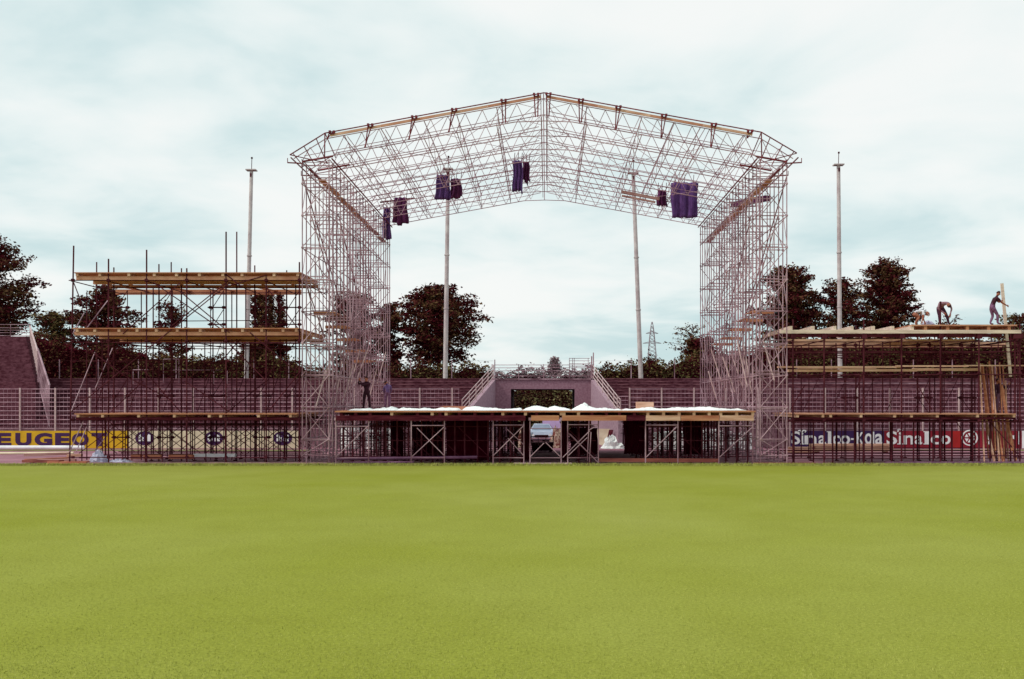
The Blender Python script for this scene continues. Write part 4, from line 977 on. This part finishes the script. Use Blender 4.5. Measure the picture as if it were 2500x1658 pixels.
Yp = 420; cxp = X(1592, Yp); zt_ = Z(786, Yp); z0 = Z(900, Yp); mb = MB()
def hw(z): t = (z - z0) / (zt_ - z0); return 1.9 * (1 - t) ** .7 + .12
zs = [z0 + (zt_ - z0) * k / 12 for k in range(13)]
for s, u in ((-1, -1), (1, -1), (1, 1), (-1, 1)):
    for a, b in zip(zs, zs[1:]): mb.tube((cxp + s * hw(a), Yp + u * hw(a), a), (cxp + s * hw(b), Yp + u * hw(b), b), .12, 4)
for a, b in zip(zs, zs[1:]):
    for u in (-1, 1): mb.tube((cxp - hw(a), Yp + u * hw(a), a), (cxp + hw(b), Yp + u * hw(b), b), .07, 4); mb.tube((cxp + hw(a), Yp + u * hw(a), a), (cxp - hw(b), Yp + u * hw(b), b), .07, 4)
mb.build('lattice_mast', mat('pylon_steel', (.30, .25, .28), (.24, .18, .2), .5, .7), py)
for pyy, w_ in ((836, 3.9), (812, 2.6)):
    z = Z(pyy, Yp); mb = MB()
    for s in (-1, 1): mb.tube((cxp, Yp, z + .5), (cxp + s * w_, Yp, z - .4), .13, 4); mb.tube((cxp, Yp, z - .3), (cxp + s * w_, Yp, z - .4), .1, 4)
    mb.build('cross_arm', MATS['pylon_steel'], py)

# ------------------------------------------------------------------ trees, hedges
def leafmat(name, a, b, c, s=.55):
    m = bpy.data.materials.new(name); m.use_nodes = True; t = m.node_tree; B = t.nodes['Principled BSDF']
    B.inputs['Roughness'].default_value = .85; B.inputs['Specular IOR Level'].default_value = 0.0
    g = t.nodes.new('ShaderNodeNewGeometry')
    n = t.nodes.new('ShaderNodeTexNoise'); n.inputs['Scale'].default_value = s; n.inputs['Detail'].default_value = 3; t.links.new(g.outputs['Position'], n.inputs['Vector'])
    ad = t.nodes.new('ShaderNodeMath'); ad.operation = 'MULTIPLY_ADD'; ad.inputs[1].default_value = .45; t.links.new(g.outputs['Random Per Island'], ad.inputs[0])
    sb = t.nodes.new('ShaderNodeMath'); sb.operation = 'SUBTRACT'; sb.inputs[1].default_value = .22; t.links.new(n.outputs[0], sb.inputs[0]); t.links.new(sb.outputs[0], ad.inputs[2])
    r = t.nodes.new('ShaderNodeValToRGB'); e = r.color_ramp.elements; e[0].position = .3; e[0].color = (*a, 1); e[1].position = .72; e[1].color = (*c, 1); k = e.new(.52); k.color = (*b, 1)
    t.links.new(ad.outputs[0], r.inputs[0]); t.links.new(r.outputs[0], B.inputs['Base Color']); return m
leafd = leafmat('wine_leaf', (.062, .006, .012), (.085, .022, .019), (.125, .075, .034))
leafo = leafmat('olive_leaf', (.072, .014, .016), (.105, .058, .028), (.17, .14, .055))
leafp = leafmat('mauve_leaf', (.16, .10, .11), (.27, .17, .2), (.42, .34, .34))
leafg = leafmat('green_leaf', (.12, .05, .04), (.20, .15, .07), (.30, .28, .13))
barkm = mat('bark', (.075, .006, .015), (.05, .003, .009), 3, .9, spec=0)
def leaf(vs, fs, p, s, rr):
    a = Vector((rr.gauss(0, 1), rr.gauss(0, 1), rr.gauss(0, .6))).normalized(); b = a.cross(Vector((rr.gauss(0, 1), rr.gauss(0, 1), rr.gauss(0, 1)))).normalized()
    l = s * rr.uniform(.7, 1.3); wd = l * .5; o = len(vs)
    vs += [p - a * l, p + b * wd, p + a * l, p - b * wd]; fs.append((o, o + 1, o + 2, o + 3))
def tree(kind, label, px, pyt, halfpx, Y, pyb=905, prof='round', lm=None, seed=0, nb=90, nl=110, ls=.15, cat='tree', sparse=0, base=None):
    rr = random.Random(seed); t = thing(kind, label, cat, (X(px, Y), Y, 0)); rad = halfpx * Y / FPX
    zt_, zc = Z(pyt, Y), Z(pyb, Y); zg = TZ1 - .2 if base is None else base; H = zt_ - zc
    tk = MB(); tr = max(.07, min(.32, H * .03))
    pts = [Vector((0, 0, zg))]
    for k in range(1, 7): pts.append(Vector((rr.uniform(-.1, .1) * k * .3, rr.uniform(-.1, .1), zg + (zt_ - zg) * k / 6 * .96)))
    for i in range(6): tk.tube(pts[i], pts[i + 1], tr * (1 - i / 6.4), 7, tr * (1 - (i + 1) / 6.4))
    vs = []; fs = []
    for b in range(nb):
        u = (b + rr.random()) / nb                        # 0 bottom .. 1 top
        if prof == 'round': pr_ = math.sin(math.pi * min(1, .14 + .80 * u)) ** .62
        elif prof == 'broad': pr_ = (.55 + .6 * u if u < .45 else .82) if u < .5 else max(.08, 1 - ((u - .45) / .58) ** 2.2)
        elif prof == 'cone': pr_ = (1 - u) ** .8 + .06
        elif prof == 'poplar': pr_ = math.sin(math.pi * min(1, .1 + .85 * u)) ** .5
        an = rr.uniform(0, 2 * math.pi); Lb = rad * pr_ * rr.choice((.55, .75, .9, 1.0, 1.1, 1.18)); z0 = zc + H * u
        st_ = pts[0].lerp(pts[-1], min(.95, max(.1, (z0 - zg) / (zt_ - zg) - .06)))
        rise = .75 * rad * .3 if prof != 'poplar' else Lb * 2.2
        end = Vector((math.cos(an) * Lb, math.sin(an) * Lb * .85, min(zt_, z0 + rise * rr.uniform(-.2, 1))))
        st_ = Vector((st_.x, st_.y, min(st_.z, end.z - .05)))
        mid = st_.lerp(end, .5) + Vector((0, 0, .12 * Lb))
        tk.tube(st_, mid, tr * .28, 4, tr * .16); tk.tube(mid, end, tr * .16, 4, tr * .05)
        ng = int(nl * (.35 + .65 * Lb / max(rad, .1)))
        for q in range(ng):
            s_ = rr.random() ** .6; p = (st_.lerp(mid, s_ * 2) if s_ < .5 else mid.lerp(end, s_ * 2 - 1))
            sp = (.35 + .42 * rad * (1 - .72 * s_)) * (.33 if prof != 'poplar' else .28)
            p = p + Vector((rr.gauss(0, sp), rr.gauss(0, sp), rr.gauss(0, sp * .5)))
            if sparse and rr.random() < sparse: continue
            leaf(vs, fs, p, ls, rr)
    tk.build('trunk', barkm, t)
    MB().add(vs, fs).build('crown', lm or leafd, t); return t
tree('broadleaf_tree', 'large dark layered tree cut off by the left edge of the view', -22, 577, 118, 95, 865, 'broad', seed=1, nb=150, nl=130, ls=.17)
tree('broadleaf_tree', 'low olive tree between the left edge tree and the scaffold', 128, 762, 52, 90, 905, 'round', leafo, 2, 70, 110, .14)
tree('broadleaf_tree', 'broad dark tree seen through the left part of the left scaffold', 250, 700, 88, 92, 905, 'broad', None, 3, 110, 130, .16)
tree('young_tree', 'small sparse tree seen through the middle of the left scaffold', 418, 735, 44, 90, 905, 'round', None, 4, 60, 70, .14, sparse=.25)
tree('poplar_tree', 'left and thickest of the three narrow poplars behind the left scaffold', 636, 713, 25, 92, 880, 'poplar', None, 5, 70, 80, .13)
tree('poplar_tree', 'middle and thinnest of the three narrow poplars behind the left scaffold', 664, 713, 11, 92, 880, 'poplar', None, 6, 50, 50, .12)
tree('poplar_tree', 'right of the three narrow poplars behind the left scaffold', 684, 716, 13, 92, 880, 'poplar', None, 7, 50, 60, .12)
tree('broadleaf_tree', 'rounded dark tree at the foot of the three poplars', 640, 795, 62, 90, 905, 'round', None, 8, 80, 110, .15)
tree('broadleaf_tree', 'dark tree behind the right half of the left roof tower', 868, 716, 68, 92, 905, 'round', None, 9, 90, 130, .15)
tree('broadleaf_tree', 'dark tree peeping out right of the left roof tower', 952, 742, 38, 91, 905, 'round', leafd, 10, 60, 110, .15)
tree('broadleaf_tree', 'wide dark layered tree between the left roof tower and the tunnel', 1070, 700, 116, 90, 880, 'broad', None, 23, 150, 140, .16)
tree('broadleaf_tree', 'big dark tree directly right of the right roof tower', 1932, 654, 86, 93, 880, 'round', None, 12, 150, 140, .16)
tree('broadleaf_tree', 'lower dark tree right behind the right mast', 2055, 685, 72, 92, 890, 'round', None, 13, 90, 120, .15)
tree('broadleaf_tree', 'big round dark tree behind the crouching workmen', 2165, 636, 73, 93, 890, 'round', None, 14, 150, 130, .16)
tree('young_tree', 'small sparse tree behind the bending workman', 2318, 768, 40, 88, 880, 'round', leafd, 15, 36, 34, .13, sparse=.35)
tree('young_tree', 'pale leafed tree behind the right end of the scaffold', 2488, 770, 62, 89, 890, 'round', leafo, 16, 70, 80, .14, sparse=.2)
tree('bare_tree', 'pinkish sparse tree left of the right roof tower', 1690, 792, 55, 92, 900, 'round', leafo, 17, 60, 30, .12, sparse=.4)
tree('broadleaf_tree', 'dark low tree beside the right roof tower, left of it', 1712, 825, 45, 90, 910, 'round', None, 18, 60, 110, .15)
tree('conifer', 'small pointed mauve conifer above the tunnel railing', 1354, 872, 17, 87, 915, 'cone', leafp, 19, 70, 36, .10)
def hedge(kind, label, px0, px1, tops, Y, lm, seed, depth=2.2, dens=55, ls=.13, z0=None, cat='hedge'):
    rr = random.Random(seed); t = thing(kind, label, cat); x0, x1 = X(px0, Y), X(px1, Y); zb = TZ1 - .15 if z0 is None else z0
    ph = [rr.uniform(0, 6) for _ in range(4)]
    def top(x):
        u = (x - x0) / (x1 - x0) * (len(tops) - 1); i = min(len(tops) - 2, int(u)); b = tops[i] + (tops[i + 1] - tops[i]) * (u - i)
        return Z(b, Y) + .22 * math.sin(x * 1.3 + ph[0]) + .16 * math.sin(x * 3.1 + ph[1]) + .10 * math.sin(x * 6.7 + ph[2])
    core = MB(); n = int((x1 - x0) / .4) + 2; vs = []; fs = []
    for i in range(n):
        x = x0 + (x1 - x0) * i / (n - 1); z = top(x) - .5; vs += [(x, Y + .3, zb), (x, Y + .3, z), (x, Y + depth, z), (x, Y + depth, zb)]
    for i in range(n - 1):
        for k in range(3): a = i * 4 + k; fs.append((a, a + 1, a + 5, a + 4))
    core.add(vs, fs).build('branch_core', barkm, t)
    vs = []; fs = []; area = (x1 - x0) * 2.5
    for i in range(int((x1 - x0) * dens * 4.6)):
        x = rr.uniform(x0, x1); h = top(x); z = zb + (h - zb) * rr.random() ** .75 + rr.gauss(0, .06)
        y = Y - .2 + abs(rr.gauss(0, .35)) * (1 if z < h - .3 else 3) - .3 * rr.random()
        if z > h - .25 and rr.random() < .08: z += rr.uniform(0, .5)
        leaf(vs, fs, Vector((x, y, z)), ls, rr)
    MB().add(vs, fs).build('foliage', lm, t); return t
hedge('hedge', 'dark hedge behind the left scaffold, left half', 60, 340, [800, 835, 840, 850, 842], 86, leafd, 31, dens=75)
hedge('hedge', 'dark hedge behind the left scaffold, right half', 340, 735, [862, 868, 862, 875, 860, 868, 880], 86, leafo, 32, dens=60)
hedge('hedge', 'dark hedge behind the left roof tower', 735, 945, [900, 890, 880, 885], 86, leafd, 33)
hedge('hedge', 'olive topped hedge between the left roof tower and the tunnel', 945, 1203, [886, 890, 884, 886, 892, 900], 85, leafo, 34)
hedge('hedge', 'dark hedge between the tunnel and the right roof tower', 1452, 1720, [903, 882, 884, 872, 878, 866, 858], 85, leafo, 35)
hedge('hedge', 'dark hedge behind the right roof tower', 1720, 1930, [858, 850, 845], 86, leafd, 36)
hedge('hedge', 'tall olive hedge behind the right scaffold', 1930, 2560, [832, 828, 836, 826, 830, 822, 830, 815, 800], 86, leafo, 37, dens=80)
hedge('shrub_row', 'pale mauve shrubs growing above the tunnel behind the railing', 1208, 1450, [907, 903, 906, 899, 905, 901, 903, 906, 898], 86, leafp, 38, depth=1.4, z0=TZ1 - .1, ls=.12, cat='shrubs')
hedge('shrub_row', 'green shrubs seen through the tunnel opening', 1180, 1470, [940, 932, 940], 99, leafg, 39, z0=0, dens=110, cat='shrubs')

# ------------------------------------------------------------------ people
skinm = mat('skin', (.36, .12, .075), (.28, .085, .05), 6, .7); hairm = mat('dark_hair', (.045, .01, .012), (.02, .004, .006), 8, .8)
eyem = mat('eye_white', (.7, .66, .62), None, 5, .4); shoem = mat('shoe_leather', (.05, .015, .02), None, 5, .6)
def person(label, loc, J, cols, facing, shirtless=False, hair=hairm, hat=None, scale=1.0):
    """J: joint name -> (x, y, z) in metres relative to loc; x right, y away from the camera"""
    t = thing('person', label, 'person', loc)
    P = {k: Vector(v) * scale for k, v in J.items()}
    nm = []; co = []; rd = []; ed = []; reg = []
    def a(n, p, r, g, par=None):
        nm.append(n); co.append(p); k = 1.0 if n[0] in 'kfgt' and g == 'skin' else 1.16; rd.append((r[0] * scale * k, r[1] * scale * k)); reg.append(g)
        if par is not None: ed.append((nm.index(par), len(nm) - 1))
    a('pel', P['pel'], (.135, .11), 'leg')
    a('waist', P['pel'].lerp(P['chest'], .42), (.125, .095), 'top', 'pel'); a('chest', P['chest'], (.155, .115), 'top', 'waist')
    a('neckb', P['neck'], (.085, .07), 'top', 'chest'); d = (P['head'] - P['neck']); a('neck', P['neck'] + d * .45, (.052, .055), 'skin', 'neckb')
    a('jaw', P['neck'] + d * .72, (.070, .075), 'skin', 'neck'); a('skull', P['head'], (.082, .095), 'skin', 'jaw'); a('crown', P['head'] + d.normalized() * .09 * scale, (.060, .068), 'skin', 'skull')
    for s in ('l', 'r'):
        a('sh' + s, P['sh' + s], (.068, .068), 'top', 'chest'); e_ = P['el' + s]; w_ = P['wr' + s]
        a('ua' + s, P['sh' + s].lerp(e_, .5), (.050, .050), 'top' if cols.get('sleeve', 1) else 'skin', 'sh' + s); a('el' + s, e_, (.042, .042), 'arm', 'ua' + s); a('wr' + s, w_, (.029, .029), 'arm', 'el' + s)
        hd = (w_ - e_).normalized(); a('pa' + s, w_ + hd * .07, (.040, .022), 'skin', 'wr' + s)
        side = hd.cross(Vector((0, 1, 0))); side = side.normalized() if side.length > .1 else Vector((1, 0, 0))
        for f in range(4):
            k1 = w_ + hd * .12 + side * (.026 * (f - 1.5)); ln_ = (.055, .065, .06, .045)[f]
            a('k%d%s' % (f, s), k1, (.0095, .0095), 'skin', 'pa' + s); a('f%d%s' % (f, s), k1 + hd * ln_ * .6 + Vector((0, .02, 0)), (.009, .009), 'skin', 'k%d%s' % (f, s)); a('g%d%s' % (f, s), k1 + hd * ln_ * .8 + Vector((0, .045, 0)), (.008, .008), 'skin', 'f%d%s' % (f, s))
        a('th' + s, w_ + hd * .06 + side * .055, (.011, .011), 'skin', 'pa' + s); a('ti' + s, w_ + hd * .095 + side * .065 + Vector((0, .02, 0)), (.009, .009), 'skin', 'th' + s)
        a('hp' + s, P['hp' + s], (.098, .098), 'leg', 'pel'); kn = P['kn' + s]; an = P['an' + s]
        a('tm' + s, P['hp' + s].lerp(kn, .5), (.082, .085), 'leg', 'hp' + s); a('kn' + s, kn, (.062, .064), 'leg', 'tm' + s); a('cm' + s, kn.lerp(an, .4), (.060, .062), 'leg', 'kn' + s); a('an' + s, an, (.047, .050), 'leg', 'cm' + s)
        ft = P.get('ft' + s, an + Vector((facing[0] * .17, facing[1] * .17, -.04))); a('ft' + s, ft, (.036, .030), 'shoe', 'an' + s)
    me = bpy.data.meshes.new('body'); me.from_pydata([tuple(c) for c in co], ed, []); ob = bpy.data.objects.new('body', me); C.collection.objects.link(ob)
    sk = ob.modifiers.new('Skin', 'SKIN'); sk.use_smooth_shade = True; sk.branch_smoothing = .4
    for i, v in enumerate(me.skin_vertices[0].data): v.radius = rd[i]; v.use_root = (i == 0)
    sb = ob.modifiers.new('Sub', 'SUBSURF'); sb.levels = 1; sb.render_levels = 1
    dg = bpy.context.evaluated_depsgraph_get(); m2 = bpy.data.meshes.new_from_object(ob.evaluated_get(dg)); bpy.data.objects.remove(ob)
    m2.materials.clear(); order = ['top', 'leg', 'skin', 'shoe']
    for g in order: m2.materials.append({'top': cols['top'], 'leg': cols['leg'], 'skin': cols.get('skin', skinm), 'shoe': shoem}[g])
    for p in m2.polygons:
        c = p.center; i = min(range(len(co)), key=lambda k: (co[k] - c).length - max(rd[k]) * .5); g = reg[i]
        if g == 'arm': g = 'top' if cols.get('long', 0) else 'skin'
        p.material_index = order.index(g)
    m2.polygons.foreach_set('use_smooth', [True] * len(m2.polygons)); link('body', m2, t)
    # hair cap, eyes, nose and ears
    f = Vector(facing).normalized(); up = d.normalized(); hc = P['head'] + up * .03; rt = f.cross(up).normalized(); f2 = up.cross(rt).normalized()
    vs = []; fs = []; nu, nv = 14, 8
    for j in range(nv + 1):
        th = math.pi * .50 * j / nv
        for i in range(nu):
            ph = 2 * math.pi * i / nu; dn = Vector((math.sin(th) * math.cos(ph), math.sin(th) * math.sin(ph), math.cos(th)))
            k = 1 - .25 * max(0, dn.y) * (dn.z < .45); lift = -.06 * max(0, -dn.y) * (j / nv)
            vs.append(hc + (rt * dn.x * .098 + f2 * (dn.y * .100 * k - .018) + up * (dn.z * .104 + lift)) * scale)
    for j in range(nv):
        for i in range(nu): fs.append((j * nu + i, j * nu + (i + 1) % nu, (j + 1) * nu + (i + 1) % nu, (j + 1) * nu + i))
    MB().add(vs, fs).build('hair' if hat is None else 'hat', hair if hat is None else hat, t, True)
    for s in (-1, 1):
        MB().knob(P['head'] + f2 * .086 * scale + rt * (s * .032) - up * .005, .009).build('eye', eyem, t)
        p = P['head'] + rt * (s * .086 * scale) - up * .01; MB().tube(p - up * .028, p + up * .028, .013, 6).build('ear', cols.get('skin', skinm), t)
    p = P['head'] + f2 * .085 * scale - up * .02; MB().tube(p + up * .02, p + f2 * .022 - up * .012, .009, 5, .015).build('nose', cols.get('skin', skinm), t)
    return t
def stand(**k):
    J = dict(pel=(0, 0, .95), chest=(0, 0, 1.30), neck=(0, 0, 1.48), head=(0, 0, 1.66), shl=(-.18, 0, 1.42), shr=(.18, 0, 1.42), ell=(-.24, 0, 1.13), elr=(.24, 0, 1.13), wrl=(-.24, -.05, .88), wrr=(.24, -.05, .88),
             hpl=(-.095, 0, .90), hpr=(.095, 0, .90), knl=(-.11, 0, .48), knr=(.11, 0, .48), anl=(-.12, 0, .09), anr=(.12, 0, .09)); J.update(k); return J
blk = mat('black_clothes', (.035, .004, .014), (.02, .002, .008), 5, .9); prp = mat('blue_shirt', (.15, .09, .22), (.10, .05, .15), 5, .9); wsh = mat('white_shirt', (.72, .74, .80), (.55, .55, .62), 5, .9)
jean = mat('faded_jeans', (.22, .11, .20), (.11, .04, .09), 9, .9); plum = mat('plum_shirt', (.05, .006, .016), (.03, .004, .01), 5, .9); pinks = mat('pink_check_shirt', (.33, .19, .23), (.22, .10, .13), 14, .9); brownt = mat('brown_shorts', (.33, .13, .08), (.2, .07, .045), 6, .9)
dkj = mat('dark_trousers', (.07, .02, .05), (.04, .01, .025), 6, .9)
YA = 52.6
person('man in black standing on the stage with both hands raised to his face', (X(895, YA), YA, ZS), stand(chest=(-.02, 0, 1.31), head=(-.02, -.01, 1.67), ell=(-.42, -.1, 1.38), elr=(-.18, -.30, 1.30), wrl=(-.34, -.26, 1.58), wrr=(-.26, -.32, 1.52), anl=(-.17, 0, .09), anr=(.17, 0, .09), knl=(-.14, 0, .5), knr=(.14, 0, .5)), dict(top=blk, leg=blk, long=1), (-.6, -.5, 0))
YA = 56.5
person('man in a blue shirt standing with his back turned at the left tower', (X(946, YA), YA, ZS), stand(head=(-.10, .1, 1.52), neck=(-.03, .03, 1.42), chest=(.02, 0, 1.22), shl=(-.16, .05, 1.34), shr=(.18, .02, 1.36), elr=(.2, .1, 1.1), wrr=(.12, .25, .95), ell=(-.24, .1, 1.08), wrl=(-.2, .25, .95)), dict(top=prp, leg=jean, long=1), (-.3, 1, 0))
ZR = Z(793, 49.6); YA = 49.8
person('man in a dark T-shirt and faded jeans steadying an upright plank', (X(2427, YA), YA, ZR), stand(pel=(-.12, 0, .92), chest=(.03, 0, 1.24), neck=(.13, 0, 1.42), head=(.22, 0, 1.58), shl=(.09, -.16, 1.35), shr=(.05, .17, 1.35), ell=(.30, -.20, 1.10), elr=(.32, .15, 1.16), wrl=(.56, -.12, .98), wrr=(.48, .25, 1.22),
    hpl=(-.12, -.10, .88), hpr=(-.12, .10, .88), knl=(.13, -.10, .50), knr=(-.02, .10, .46), anl=(.13, -.10, .09), anr=(-.16, .10, .09)), dict(top=plum, leg=jean, sleeve=1), (1, -.15, 0))
person('man in a pink checked shirt bending forward over the right scaffold deck', (X(2302, YA), YA, ZR), stand(pel=(-.12, .1, .92), chest=(-.02, -.20, 1.10), neck=(.06, -.36, 1.06), head=(.12, -.44, .95), shl=(-.24, -.24, 1.10), shr=(.20, -.24, 1.10), ell=(-.36, -.28, .80), elr=(.32, -.3, .78), wrl=(-.10, -.36, .58), wrr=(.22, -.36, .52),
    hpl=(-.22, .08, .88), hpr=(-.02, .08, .88), knl=(-.18, 0, .48), knr=(.18, 0, .50), anl=(-.14, .02, .09), anr=(.30, .02, .09)), dict(top=pinks, leg=dkj, long=1), (.2, -.8, -.5))
person('crouching man in a white shirt and pale hat on the right scaffold deck', (X(2244, YA), YA, ZR), stand(pel=(-.22, .1, .60), chest=(.08, -.05, .76), neck=(.26, -.1, .70), head=(.38, -.12, .56), shl=(.12, -.22, .70), shr=(.12, .16, .70), ell=(.10, -.3, .42), elr=(.25, .2, .42), wrl=(.02, -.34, .18), wrr=(.3, .1, .18),
    hpl=(-.22, 0, .56), hpr=(-.22, .18, .56), knl=(-.02, -.1, .40), knr=(.05, .25, .40), anl=(-.22, -.08, .09), anr=(-.1, .25, .09)), dict(top=wsh, leg=brownt, sleeve=1), (.6, -.4, -.7), hat=wsh)
heap('canvas_bag', 'pale grey canvas bag lying beside the crouching man', 'bag', 2266, 50.3, .38, .26, bluew, 12, .25).location.z = ZR
YA = 50.6
person('man in dark clothes working among the leaning planks in the right scaffold', (X(2440, YA), YA, Z(1009.5, YS0)), stand(chest=(-.02, 0, 1.30), head=(-.06, 0, 1.64), elr=(.30, -.1, 1.2), wrr=(.36, -.2, 1.42), ell=(-.26, -.1, 1.12)), dict(top=dkj, leg=MATS['violet_steel'], long=1), (.3, -1, 0))
